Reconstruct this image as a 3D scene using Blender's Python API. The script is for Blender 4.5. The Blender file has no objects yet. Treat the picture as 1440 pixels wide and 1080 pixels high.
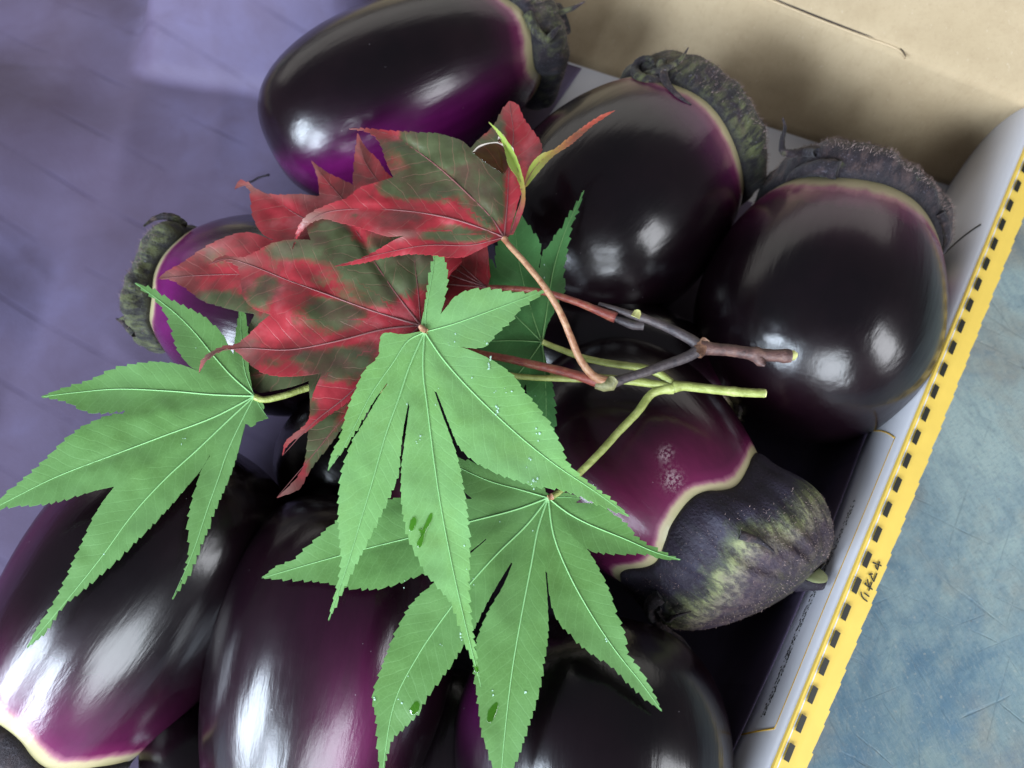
import bpy, math, random
import numpy as np
from mathutils import Vector, Matrix
from mathutils.geometry import delaunay_2d_cdt

random.seed(7); np.random.seed(7)
scene = bpy.context.scene
col = scene.collection

# ------------------------------------------------------------------ camera, world, lamps, exposure
TILT = math.radians(22.0)
H = 0.36
FPX = 1150.0
cam_d = bpy.data.cameras.new('camera')
cam = bpy.data.objects.new('camera', cam_d)
col.objects.link(cam)
cam.location = (0, 0, H)
cam.rotation_euler = (TILT, 0, 0)
cam_d.sensor_width = 36.0
cam_d.lens = FPX / 1440 * 36
cam_d.clip_start = 0.01
cam_d.clip_end = 50
cam_d.dof.use_dof = True
cam_d.dof.focus_distance = 0.262
cam_d.dof.aperture_fstop = 15.0
scene.camera = cam

world = bpy.data.worlds.new('World')
scene.world = world
world.use_nodes = True
wb = world.node_tree.nodes['Background']
wb.inputs['Color'].default_value = (0.86, 0.90, 1.0, 1)
wb.inputs['Strength'].default_value = 0.14

def area(name, loc, target, sx, sy, power, color):
    d = bpy.data.lights.new(name, 'AREA')
    d.shape = 'RECTANGLE'; d.size = sx; d.size_y = sy; d.energy = power; d.color = color
    o = bpy.data.objects.new(name, d); col.objects.link(o)
    o.location = loc
    o.rotation_euler = (Vector(target) - Vector(loc)).to_track_quat('-Z', 'Y').to_euler()
    return o
# windows left, front and right of a dim room, plus an added far lamp
area('window_or_fill_light', (-1.06, -0.60, 0.58), (0, .03, .06), 0.34, 0.62, 22.5, (0.74, 0.86, 1.0))
area('window_or_fill_light', (-0.74, -0.98, 0.58), (0, .03, .06), 0.34, 0.62, 22.5, (0.74, 0.86, 1.0))
area('window_or_fill_light', (0.16, -1.28, 0.70), (0, .05, .06), 0.70, 0.75, 25.0, (0.84, 0.92, 1.0))
area('window_or_fill_light', (-0.05, 1.05, 0.50), (0, .05, .05), 2.8, 0.50, 4.4, (1.0, 0.96, 0.90))  # added lamp beyond the box, gives grey reflections by the caps; no window
area('window_or_fill_light', (1.10, -0.45, 0.60), (0, .05, .06), 0.40, 0.60, 8.0, (0.92, 0.95, 1.0))

scene.view_settings.view_transform = 'Standard'
scene.view_settings.look = 'None'
scene.view_settings.gamma = 1.0
scene.view_settings.exposure = 0.0
scene.render.resolution_x = 1024; scene.render.resolution_y = 768

CT, ST = math.cos(TILT), math.sin(TILT)
def at(px, py, z):
    """3D point at height z seen at photograph pixel (px, py)"""
    x = (px - 720) / FPX; y = -(py - 540) / FPX
    w = (x, CT * y + ST, ST * y - CT)
    k = (z - H) / w[2]
    return Vector((k * w[0], k * w[1], z))
def mpp(px, py, z):
    y = -(py - 540) / FPX
    return (H - z) / (CT - ST * y) / FPX

# ------------------------------------------------------------------ object helpers
def tag(o, label=None, cat=None, group=None, kind=None):
    if label: o['label'] = label
    if cat: o['category'] = cat
    if group: o['group'] = group
    if kind: o['kind'] = kind
    return o
def mesh_data(name, verts, faces, mats=(), smooth=True):
    me = bpy.data.meshes.new(name)
    me.from_pydata([tuple(v) for v in verts], [], [tuple(f) for f in faces])
    if smooth:
        me.polygons.foreach_set('use_smooth', [True] * len(me.polygons))
    for m in mats: me.materials.append(m)
    me.update()
    return me
def link(name, me, parent=None):
    o = bpy.data.objects.new(name, me); col.objects.link(o)
    if parent is not None:
        o.parent = parent
        o.matrix_parent_inverse = parent_world(parent).inverted()
    return o
def parent_world(o):
    m = Matrix.LocRotScale(o.location, o.rotation_euler, o.scale)
    if o.parent is not None:
        return parent_world(o.parent) @ o.matrix_parent_inverse @ m
    return m
def obj(name, verts, faces, mat, parent=None, smooth=True):
    mats = mat if isinstance(mat, (list, tuple)) else (mat,)
    return link(name, mesh_data(name, verts, faces, mats, smooth), parent)
def empty(name, loc):
    o = bpy.data.objects.new(name, None); col.objects.link(o); o.location = loc
    o.empty_display_size = 0.02
    return o
def attr(o, name, vals):
    a = o.data.attributes.new(name, 'FLOAT', 'POINT')
    a.data.foreach_set('value', np.asarray(vals, dtype=np.float32))
def catmull(P, n=8):
    P = [np.array(p, float) for p in P]
    if len(P) < 3:
        return [P[0] + (P[-1] - P[0]) * t for t in np.linspace(0, 1, n + 1)]
    Q = [2 * P[0] - P[1]] + P + [2 * P[-1] - P[-2]]
    out = []
    for i in range(1, len(Q) - 2):
        for t in np.linspace(0, 1, n, endpoint=False):
            a, b, c, d = Q[i - 1], Q[i], Q[i + 1], Q[i + 2]
            out.append(.5 * ((2 * b) + (c - a) * t + (2 * a - 5 * b + 4 * c - d) * t * t + (-a + 3 * b - 3 * c + d) * t ** 3))
    out.append(P[-1])
    return out
def tube(pts, radii, n=10, cap=True, wob=0.0):
    pts = [Vector(p) for p in pts]
    V, F = [], []
    up = Vector((0, 0, 1))
    for i, p in enumerate(pts):
        t = (pts[min(i + 1, len(pts) - 1)] - pts[max(i - 1, 0)]).normalized()
        a = t.cross(up)
        if a.length < 1e-4: a = t.cross(Vector((1, 0, 0)))
        a.normalize(); b = a.cross(t).normalized()
        for k in range(n):
            an = 2 * math.pi * k / n
            r = radii[i] * (1 + wob * random.uniform(-1, 1))
            V.append(p + (a * math.cos(an) + b * math.sin(an)) * r)
    for i in range(len(pts) - 1):
        for k in range(n):
            F.append((i * n + k, i * n + (k + 1) % n, (i + 1) * n + (k + 1) % n, (i + 1) * n + k))
    if cap:
        F.append(tuple(range(n))); F.append(tuple((len(pts) - 1) * n + k for k in reversed(range(n))))
    return V, F
def join(parts):
    V, F = [], []
    for v, f in parts:
        o = len(V); V += list(v); F += [tuple(i + o for i in q) for q in f]
    return V, F
def slab(A, B, C_, D, t):
    """a flat plate on the quad A B C D, thickness t downward along its normal"""
    A, B, C_, D = map(Vector, (A, B, C_, D))
    n = (B - A).cross(D - A).normalized()
    q = [A, B, C_, D]; V = q + [p - n * t for p in q]
    return V, [(0, 1, 2, 3), (7, 6, 5, 4), (0, 4, 5, 1), (1, 5, 6, 2), (2, 6, 7, 3), (3, 7, 4, 0)]

# ------------------------------------------------------------------ material helpers
class M:
    def __init__(self, name):
        self.m = bpy.data.materials.new(name); self.m.use_nodes = True
        self.t = self.m.node_tree; self.N = self.t.nodes; self.L = self.t.links
        self.b = self.N['Principled BSDF']; self.out = self.N['Material Output']
    def n(self, ty, **kw):
        nd = self.N.new(ty)
        for k, v in kw.items():
            if k in nd.inputs.keys(): nd.inputs[k].default_value = v
            else: setattr(nd, k, v)
        return nd
    def l(self, a, b): self.L.new(a, b)
    def set(self, k, v):
        if isinstance(v, (int, float, tuple)): self.b.inputs[k].default_value = v
        else: self.l(v, self.b.inputs[k])
    def coord(self, scale=(1, 1, 1), rot=(0, 0, 0), src='Object'):
        tc = self.n('ShaderNodeTexCoord'); mp = self.n('ShaderNodeMapping')
        mp.inputs['Scale'].default_value = scale; mp.inputs['Rotation'].default_value = rot
        self.l(tc.outputs[src], mp.inputs['Vector']); return mp.outputs['Vector']
    def rcoord(self, ang, scale):
        mp = self.n('ShaderNodeMapping'); mp.inputs['Scale'].default_value = scale
        self.l(self.coord((1, 1, 1), (0, 0, math.radians(ang))), mp.inputs['Vector']); return mp.outputs['Vector']
    def noise(self, vec, scale, detail=4, rough=.55, dist=0.0):
        n = self.n('ShaderNodeTexNoise'); n.inputs['Scale'].default_value = scale
        n.inputs['Detail'].default_value = detail; n.inputs['Roughness'].default_value = rough
        n.inputs['Distortion'].default_value = dist
        if vec is not None: self.l(vec, n.inputs['Vector'])
        return n.outputs['Fac']
    def ramp(self, fac, stops, interp='LINEAR'):
        r = self.n('ShaderNodeValToRGB'); cr = r.color_ramp; cr.interpolation = interp
        while len(cr.elements) < len(stops): cr.elements.new(.5)
        for e, (p, c) in zip(cr.elements, stops):
            e.position = p; e.color = (c, c, c, 1) if isinstance(c, (int, float)) else tuple(c) + (1,)
        self.l(fac, r.inputs['Fac']); return r.outputs['Color']
    def mix(self, fac, a, b, mode='MIX'):
        m = self.n('ShaderNodeMix'); m.data_type = 'RGBA'; m.blend_type = mode
        for k, v in ((0, fac), (6, a), (7, b)):
            if isinstance(v, (int, float)): m.inputs[k].default_value = v
            elif isinstance(v, tuple): m.inputs[k].default_value = v + (1,)
            else: self.l(v, m.inputs[k])
        return m.outputs[2]
    def math(self, op, a, b=0.0, c=None):
        m = self.n('ShaderNodeMath'); m.operation = op
        for i, v in enumerate((a, b, c)):
            if v is None: continue
            if isinstance(v, (int, float)): m.inputs[i].default_value = v
            else: self.l(v, m.inputs[i])
        return m.outputs[0]
    def at(self, name):
        a = self.n('ShaderNodeAttribute'); a.attribute_name = name; return a.outputs['Fac']
    def bump(self, h, strength, dist, normal=None):
        b = self.n('ShaderNodeBump'); b.inputs['Strength'].default_value = strength
        b.inputs['Distance'].default_value = dist; self.l(h, b.inputs['Height'])
        if normal is not None: self.l(normal, b.inputs['Normal'])
        return b.outputs['Normal']

def mat_simple(name, c, rough=.6, var=.15, scale=300, spec=.4, bump=.2):
    m = M(name); v = m.coord()
    f = m.noise(v, scale)
    a = tuple(x * (1 - var) for x in c); b = tuple(min(1, x * (1 + var)) for x in c)
    m.set('Base Color', m.mix(f, a, b)); m.set('Roughness', rough); m.set('Specular IOR Level', spec)
    if bump: m.set('Normal', m.bump(m.noise(v, scale * 3), bump, .0003))
    return m.m

# eggplant skin: colour from the distance to the calyx and from blush patches
def mat_skin(name='eggplant_skin', blushc=(.145, .008, .105)):
    m = M(name)
    band = m.at('band'); mag = m.at('blush')
    v = m.coord((1, 1, .22)); v1 = m.coord()
    streak = m.noise(v, 160, 5, .6)
    big = m.noise(v1, 22, 3)
    edge = m.math('ADD', band, m.math('MULTIPLY', m.math('SUBTRACT', streak, .5), .16))
    base = m.ramp(edge, [(0.0, (.42, .38, .20)), (.125, (.46, .38, .23)), (.20, (.30, .11, .16)), (.27, (.115, .014, .058)),
                         (.46, (.028, .004, .016)), (1.0, (.005, .0016, .0035))])
    dark = m.ramp(big, [(.35, (.0028, .0012, .0024)), (.7, (.0065, .0016, .0036))])
    far = m.math('MULTIPLY', m.ramp(band, [(.5, 0.0), (1.0, 1.0)]), 1.0)
    base = m.mix(far, base, dark)
    mg = m.math('MULTIPLY', mag, m.math('ADD', .45, m.math('MULTIPLY', streak, 1.1)))
    mg = m.math('MINIMUM', mg, 1.0)
    gate = m.ramp(band, [(.15, 0.0), (.30, 1.0)])
    base = m.mix(m.math('MULTIPLY', mg, gate), base, blushc)
    scf = m.math('MULTIPLY', m.at('scuff'), m.ramp(m.noise(v1, 900, 4, .7), [(.46, 0.0), (.56, 1.0)]))
    base = m.mix(m.math('MINIMUM', scf, .6), base, (.42, .30, .32))
    # pale dust specks and lenticels
    vo = m.n('ShaderNodeTexVoronoi'); vo.inputs['Scale'].default_value = 330
    m.l(v1, vo.inputs['Vector'])
    sp = m.math('LESS_THAN', vo.outputs['Distance'], .06)
    sp = m.math('MULTIPLY', sp, m.math('GREATER_THAN', m.noise(v1, 90, 3), .62))
    base = m.mix(m.math('MULTIPLY', sp, .40), base, (.42, .38, .40))
    m.set('Base Color', base)
    rn = m.noise(v1, 45, 4)
    m.set('Roughness', m.ramp(rn, [(.3, .17), (.75, .27)]))
    m.set('Specular IOR Level', .5)
    m.set('Coat Weight', .10); m.set('Coat Roughness', .36)
    b1 = m.bump(m.noise(m.coord((1, 1, .14)), 210, 5), .36, .0006)
    b2 = m.bump(m.noise(v1, 1500, 2), .05, .0002, b1)
    m.set('Normal', b2)
    return m.m
SKIN = mat_skin(); SKIN_P = mat_skin('plum_eggplant_skin', (.125, .010, .068)); SKIN_C = mat_skin('crimson_eggplant_skin', (.135, .012, .055))

def mat_calyx(name, green):
    m = M(name)
    v = m.coord((1, 1, .35)); v1 = m.coord()
    n1 = m.noise(v1, 55, 5, .65, .6); n2 = m.noise(m.coord((1, 1, .22)), 300, 6, .72); n3 = m.noise(v1, 900, 3, .7)
    c = m.ramp(n1, [(.34, (.009, .006, .010)), (.47, (.024, .015, .020)), (.56, (.070, .043, .042)), (.70, (.12, .078, .062))])
    gr = m.ramp(m.noise(v1, 38, 4, .6, .9), [(.54 - green * .22, 0.0), (.64 - green * .16, 1.0)])
    c = m.mix(m.math('MULTIPLY', gr, .80), c, (.13, .145, .055))
    c = m.mix(m.ramp(n2, [(.44, 0.9), (.58, 0.0)]), c, (.008, .005, .010))
    c = m.mix(m.ramp(n3, [(.60, 0.0), (.74, .55)]), c, (.24, .22, .28))
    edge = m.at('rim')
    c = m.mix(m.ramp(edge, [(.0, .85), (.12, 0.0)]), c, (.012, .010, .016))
    m.set('Base Color', c); m.set('Roughness', .62); m.set('Specular IOR Level', .35)
    m.set('Sheen Weight', .12); m.set('Sheen Roughness', .45)
    b = m.bump(n2, .9, .0016); b = m.bump(n3, .6, .0006, b); m.set('Normal', b)
    return m.m
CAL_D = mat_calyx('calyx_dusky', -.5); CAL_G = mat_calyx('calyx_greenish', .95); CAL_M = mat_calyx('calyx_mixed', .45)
def mat_zoned():
    m = M('calyx_purple_to_green'); u = m.at('rim'); v1 = m.coord()
    w = m.math('ADD', u, m.math('MULTIPLY', m.math('SUBTRACT', m.noise(v1, 48, 5, .65, .4), .5), .70))
    c = m.ramp(w, [(.10, (.012, .009, .015)), (.28, (.036, .032, .052)), (.38, (.075, .085, .050)), (.47, (.22, .235, .11)), (.56, (.19, .17, .115)), (.72, (.068, .045, .052)), (1.0, (.050, .045, .030))])
    st = m.noise(m.coord((1, 1, .16)), 330, 6, .72)
    c = m.mix(m.ramp(st, [(.44, .75), (.58, 0.0)]), c, (.020, .013, .026))
    c = m.mix(m.ramp(m.noise(v1, 1100, 3, .7), [(.62, 0.0), (.76, .35)]), c, (.22, .21, .25))
    m.set('Base Color', c); m.set('Roughness', .6); m.set('Specular IOR Level', .3)
    m.set('Normal', m.bump(m.math('ADD', st, m.noise(v1, 900, 3)), .6, .0009)); return m.m
CAL_Z = mat_zoned()
FUZZ = mat_simple('calyx_fuzz', (.26, .185, .17), .7, .3, 200, .3, 0)
CUT = mat_simple('cut_stem_flesh', (.30, .33, .16), .7, .3, 400)

def mat_green(name, base, light, dark, sheen=.4):
    m = M(name); v = m.coord()
    al = m.at('along'); d = m.at('side'); ad = m.math('ABSOLUTE', d)
    wv = m.noise(v, 60, 3)
    ph = m.math('ADD', m.math('SUBTRACT', al, m.math('MULTIPLY', ad, 1.05)), m.math('MULTIPLY', wv, .30))
    ph = m.math('ADD', ph, m.math('MULTIPLY', m.math('GREATER_THAN', d, 0.0), .07))
    fr = m.math('FRACT', m.math('MULTIPLY', ph, 5.0))
    ln = m.math('ABSOLUTE', m.math('SUBTRACT', fr, .5))         # 0 at a side vein
    vein = m.ramp(ln, [(.0, 1.0), (.050, .25), (.10, 0.0)])
    vo = m.n('ShaderNodeTexVoronoi'); vo.feature = 'DISTANCE_TO_EDGE'; vo.inputs['Scale'].default_value = 620
    m.l(v, vo.inputs['Vector'])
    net = m.ramp(vo.outputs['Distance'], [(.0, 1.0), (.09, 0.0)])
    c = m.mix(m.ramp(m.noise(v, 26, 4), [(.36, 0.0), (.66, 1.0)]), base, light)
    c = m.mix(m.ramp(m.noise(v, 700, 2, .5), [(.70, 0.0), (.78, .35)]), c, tuple(x * .55 for x in base))
    c = m.mix(m.ramp(m.noise(v, 75, 3), [(.50, 0.0), (.75, .30)]), c, dark)
    c = m.mix(m.math('MULTIPLY', vein, .24), c, tuple(min(1, x * 1.3 + .02) for x in light))
    c = m.mix(m.math('MULTIPLY', net, .13), c, tuple(x * 1.5 for x in light))
    m.set('Base Color', c); m.set('Roughness', .42); m.set('Specular IOR Level', sheen)
    h = m.math('SUBTRACT', m.noise(v, 420, 3), m.math('MULTIPLY', vein, .8))
    h = m.math('ADD', h, m.math('MULTIPLY', net, -.25))
    nm = m.bump(h, .18, .0002); m.set('Normal', nm)
    tr = m.n('ShaderNodeBsdfTranslucent'); m.l(c, tr.inputs['Color'])
    ms = m.n('ShaderNodeMixShader'); ms.inputs[0].default_value = .22
    m.l(m.b.outputs[0], ms.inputs[1]); m.l(tr.outputs[0], ms.inputs[2]); m.l(ms.outputs[0], m.out.inputs['Surface'])
    return m.m
G_BRIGHT = mat_green('maple_green', (.205, .430, .125), (.250, .50, .190), (.205, .370, .075))
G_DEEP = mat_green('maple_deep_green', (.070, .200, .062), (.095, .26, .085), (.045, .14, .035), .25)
G_MID = mat_green('maple_mid_green', (.118, .258, .068), (.155, .320, .105), (.105, .210, .045))

def mat_red():
    m = M('maple_red'); v = m.coord()
    ol = m.at('olive'); tan = m.at('dry'); lime = m.at('lime')
    al = m.at('along'); d = m.at('side'); ad = m.math('ABSOLUTE', d)
    jag = m.noise(v, 85, 5, .7, .6); jag2 = m.noise(v, 380, 3, .6)
    o = m.math('ADD', ol, m.math('MULTIPLY', m.math('SUBTRACT', jag, .5), 1.2))
    o = m.math('ADD', o, m.math('MULTIPLY', m.math('SUBTRACT', jag2, .5), .35))
    o = m.math('SUBTRACT', o, m.ramp(ad, [(0.0, .34), (.10, 0.0)]))
    of = m.ramp(o, [(.26, 0.0), (.46, .65), (.68, 1.0)])
    red = m.ramp(m.noise(v, 70, 4), [(.3, (.26, .018, .026)), (.55, (.40, .036, .048)), (.75, (.50, .125, .135))])
    olive = m.ramp(m.noise(v, 90, 4), [(.3, (.058, .066, .028)), (.6, (.100, .118, .055)), (.8, (.15, .165, .09))])
    c = m.mix(of, red, olive)
    brown = m.ramp(m.noise(v, 55, 5, .6, .5), [(.48, 0.0), (.66, .7)])
    c = m.mix(brown, c, (.10, .040, .035))
    c = m.mix(m.math('MULTIPLY', tan, m.math('ADD', .4, jag)), c, (.30, .18, .15))
    c = m.mix(lime, c, (.28, .40, .07))
    wv = m.noise(v, 60, 3)
    ph = m.math('ADD', m.math('SUBTRACT', al, m.math('MULTIPLY', ad, 1.0)), m.math('MULTIPLY', wv, .32))
    fr = m.math('FRACT', m.math('MULTIPLY', ph, 4.5))
    ln = m.math('ABSOLUTE', m.math('SUBTRACT', fr, .5))
    vein = m.ramp(ln, [(.0, 1.0), (.035, .2), (.08, 0.0)])
    c = m.mix(m.math('MULTIPLY', vein, .30), c, (.40, .16, .13))
    m.set('Base Color', c); m.set('Roughness', .40); m.set('Specular IOR Level', .42)
    h = m.math('SUBTRACT', m.noise(v, 420, 3), m.math('MULTIPLY', vein, .8))
    m.set('Normal', m.bump(h, .35, .0003))
    tr = m.n('ShaderNodeBsdfTranslucent'); m.l(c, tr.inputs['Color'])
    ms = m.n('ShaderNodeMixShader'); ms.inputs[0].default_value = .15
    m.l(m.b.outputs[0], ms.inputs[1]); m.l(tr.outputs[0], ms.inputs[2]); m.l(ms.outputs[0], m.out.inputs['Surface'])
    return m.m
RED = mat_red()
RIB_G = mat_simple('green_midrib', (.25, .50, .20), .45, .1, 200, .4, 0)
RIB_D = mat_simple('deep_green_midrib', (.17, .34, .12), .5, .1, 200, .4, 0)
RIB_R = mat_simple('red_midrib', (.21, .075, .075), .45, .15, 200, .4, 0)

def mat_bark(name, a, b, c_, rough=.5):
    m = M(name); v = m.coord()
    n = m.noise(v, 240, 5, .65, .4); n2 = m.noise(v, 1400, 3)
    c = m.ramp(n, [(.35, a), (.52, b), (.70, c_)])
    m.set('Base Color', c); m.set('Roughness', rough)
    m.set('Normal', m.bump(m.math('ADD', n, n2), .6, .0004)); return m.m
BARK = mat_bark('brown_twig_bark', (.045, .024, .022), (.105, .052, .045), (.18, .10, .075))
BARK2 = mat_bark('grey_twig_bark', (.030, .024, .028), (.060, .046, .048), (.10, .078, .075))
PET_RED = mat_bark('red_petiole', (.16, .035, .028), (.26, .060, .042), (.30, .14, .07), .4)
PET_OR = mat_bark('orange_petiole', (.26, .10, .05), (.38, .20, .11), (.45, .27, .15), .4)
PET_G = mat_bark('green_petiole', (.22, .25, .06), (.32, .36, .10), (.42, .45, .17), .4)
NODE_M = mat_bark('node_scar', (.10, .045, .030), (.20, .10, .06), (.32, .19, .11))
PITH = mat_simple('pith', (.62, .62, .24), .7, .2, 900)

def mat_card(name, tint=1.0):
    m = M(name); v = m.coord()
    n = m.noise(v, 30, 4); n2 = m.noise(m.coord((1, 1, .3)), 700, 4, .7)
    c = m.mix(n, tuple(x * tint for x in (.44, .335, .205)), tuple(x * tint for x in (.54, .425, .275)))
    c = m.mix(m.ramp(n2, [(.54, 0.0), (.78, .28)]), c, (.27, .18, .10))
    c = m.mix(m.ramp(m.noise(v, 110, 5, .7), [(.45, 0.0), (.70, .35)]), c, (.38, .28, .17))
    fl = m.noise(m.coord((1, .25, 1)), 900, 2)
    c = m.mix(m.ramp(fl, [(.68, 0.0), (.76, .4)]), c, (.70, .62, .50))
    m.set('Base Color', c); m.set('Roughness', .8); m.set('Specular IOR Level', .2)
    m.set('Normal', m.bump(m.math('ADD', n2, m.noise(v, 2500, 2)), .25, .0003)); return m.m
CARD = mat_card('brown_cardboard')
def mat_white():
    m = M('white_coated_card'); v = m.coord()
    c = m.mix(m.noise(v, 40, 3), (.66, .66, .72), (.76, .76, .80))
    m.set('Base Color', c); m.set('Roughness', .42); m.set('Specular IOR Level', .4)
    m.set('Normal', m.bump(m.noise(v, 300, 3), .12, .0004)); return m.m
WHITE = mat_white()
YEL = mat_simple('yellow_print', (.78, .54, .10), .5, .10, 90, .3, .1)
BLACKP = mat_simple('black_print', (.018, .018, .014), .5, .3, 2000, .3, .1)
ORL = mat_simple('ochre_print', (.70, .43, .06), .5, .1, 200, .3, 0)

def mat_paper():
    m = M('purple_paper'); v = m.coord(); w = m.coord((1, 1, 1), (0, 0, math.radians(-62)))
    n = m.noise(v, 9, 5, .6); f = m.noise(v, 800, 3, .7)
    c = m.ramp(n, [(.3, (.105, .076, .122)), (.55, (.140, .112, .190)), (.75, (.178, .158, .290))])
    wa = m.n('ShaderNodeTexWave'); wa.wave_type = 'BANDS'; wa.bands_direction = 'X'
    wa.inputs['Scale'].default_value = 9.5; wa.inputs['Distortion'].default_value = .8; wa.inputs['Detail'].default_value = 1
    wa.inputs['Detail Scale'].default_value = .6
    m.l(w, wa.inputs['Vector'])
    ln = m.ramp(wa.outputs['Fac'], [(.97, 0.0), (.998, 1.0)])
    ln = m.math('MULTIPLY', ln, m.ramp(m.noise(v, 28, 3), [(.40, 0.0), (.6, 1.0)]))
    c = m.mix(m.math('MULTIPLY', ln, .24), c, (.06, .045, .10))
    c = m.mix(m.ramp(m.noise(v, 24, 4, .6, 1.2), [(.50, 0.0), (.74, .32)]), c, (.085, .055, .095))
    m.set('Base Color', c); m.set('Roughness', .62); m.set('Specular IOR Level', .3)
    m.set('Normal', m.bump(m.math('SUBTRACT', f, ln), .18, .0004)); return m.m
PAPER = mat_paper()

def mat_table():
    m = M('worn_blue_paint'); v = m.coord()
    vr = m.rcoord(-20, (2.2, .5, 1))
    n = m.noise(v, 16, 8, .68, .5)
    c = m.ramp(n, [(.30, (.070, .135, .190)), (.42, (.105, .180, .230)), (.52, (.140, .215, .245)), (.62, (.165, .225, .225)), (.74, (.19, .22, .195))])
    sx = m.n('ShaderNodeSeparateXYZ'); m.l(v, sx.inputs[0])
    far_glare = m.math('ADD', sx.outputs['Y'], m.math('MULTIPLY', m.math('SUBTRACT', n, .5), .30))  # paler towards the far side: sky glare painted into the colour
    c = m.mix(m.ramp(m.math('MULTIPLY', far_glare, 4.0), [(0.0, 0.0), (.5, .85)]), c, (.36, .45, .425))
    c = m.mix(m.ramp(m.noise(v, 14, 7, .6, .2), [(.50, 0.0), (.64, .70)]), c, (.25, .225, .18))
    c = m.mix(m.ramp(m.noise(v, 30, 7, .7, .5), [(.52, 0.0), (.70, .50)]), c, (.060, .135, .215))
    c = m.mix(m.ramp(m.noise(vr, 90, 8, .8, .3), [(.48, 0.0), (.70, .45)]), c, (.07, .125, .165))
    c = m.mix(m.ramp(m.noise(vr, 330, 6, .85), [(.50, 0.0), (.66, .50)]), c, (.30, .33, .31))
    c = m.mix(m.ramp(m.noise(m.rcoord(60, (2, .6, 1)), 480, 6, .85), [(.50, 0.0), (.66, .45)]), c, (.055, .11, .15))
    sc = None
    for ang, sca, th in ((28, 120, .66), (-24, 110, .67), (-62, 140, .665), (70, 100, .67), (12, 160, .67), (-48, 90, .68)):
        q = m.ramp(m.noise(m.rcoord(ang, (3.0, .10, 1)), sca, 3, .55, .5), [(th, 0.0), (th + .025, 1.0)])
        sc = q if sc is None else m.math('MAXIMUM', sc, q)
    sc = m.math('MULTIPLY', sc, m.ramp(m.noise(v, 26, 3), [(.42, 0.0), (.55, 1.0)]))
    c = m.mix(m.math('MULTIPLY', sc, .20), c, (.055, .095, .125))
    c = m.mix(m.ramp(m.noise(v, 520, 3, .6), [(.64, 0.0), (.72, .50)]), c, (.40, .38, .32))
    c = m.mix(m.ramp(m.noise(v, 260, 3, .6), [(.72, 0.0), (.76, .6)]), c, (.10, .08, .07))
    m.set('Base Color', c); m.set('Roughness', m.ramp(n, [(.3, .45), (.7, .65)])); m.set('Specular IOR Level', .35)
    h = m.math('SUBTRACT', m.noise(vr, 330, 6, .8), sc)
    m.set('Normal', m.bump(h, .5, .0007)); return m.m
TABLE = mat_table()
def mat_water(name='water_on_green', tint=(.56, .73, .36)):
    m = M(name); m.N.remove(m.b)
    tr = m.n('ShaderNodeBsdfTransparent'); tr.inputs['Color'].default_value = tint + (1,)
    gl = m.n('ShaderNodeBsdfGlossy'); gl.inputs['Roughness'].default_value = .03
    fr = m.n('ShaderNodeFresnel'); fr.inputs['IOR'].default_value = 1.36
    ms = m.n('ShaderNodeMixShader'); m.l(fr.outputs[0], ms.inputs[0]); m.l(tr.outputs[0], ms.inputs[1]); m.l(gl.outputs[0], ms.inputs[2])
    m.l(ms.outputs[0], m.out.inputs['Surface']); return m.m
WATER = mat_water(); WATER_R = mat_water('water_on_red', (.74, .50, .44))
RESID = mat_simple('dried_spray', (.42, .64, .50), .6, .2, 900, .4, 0)

# ------------------------------------------------------------------ the table under the box
TZ = -0.006
bpyv = [(-3, -3, TZ), (3, -3, TZ), (3, 3, TZ), (-3, 3, TZ)]
V, F = slab(*bpyv, .04)
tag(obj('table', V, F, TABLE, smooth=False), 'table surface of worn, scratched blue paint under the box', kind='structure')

# ------------------------------------------------------------------ the box
HB = 0.064
cf = at(1370, 273, 0)                       # inner floor corner, far right
ct = at(1464, 147, HB)                      # same corner at the fold
rt = at(1079, 1090, HB)                     # the fold further down the right side
rdir = (rt - ct).normalized()               # along the right wall, towards the viewer
_o = Vector((-rdir.y, rdir.x, 0)).normalized(); _o = _o if _o.x > 0 else -_o
cf = cf + _o * ((ct - cf).dot(_o) * .55)      # the wall stands nearly upright
bl = at(790, 85, 0); br = at(1335, 262, 0)
bdir = (bl - br).normalized()               # along the back wall, to the left
t0 = at(1090, 0, HB); t1 = at(1440, 137, HB)
btdir = (t0 - t1).normalized()
LR, LB = .46, .60
box = tag(empty('cardboard_box', (cf.x, cf.y, 0)), 'open shallow carton with brown inside wall and white side topped by a yellow striped edge', 'box')
bx0 = cf - rdir * .0
p_fr = Vector((cf.x, cf.y, 0)) + Vector((rdir.x, rdir.y, 0)) * LR
p_bl = Vector((cf.x, cf.y, 0)) + Vector((bdir.x, bdir.y, 0)) * LB
p_fl = p_bl + (p_fr - Vector((cf.x, cf.y, 0)))
V, F = slab((p_bl.x, p_bl.y, 0), (p_fl.x, p_fl.y, 0), (p_fr.x, p_fr.y, 0), (cf.x, cf.y, 0), .003)
tag(obj('box_floor', V, F, WHITE, box, smooth=False), 'white floor panel')

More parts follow.
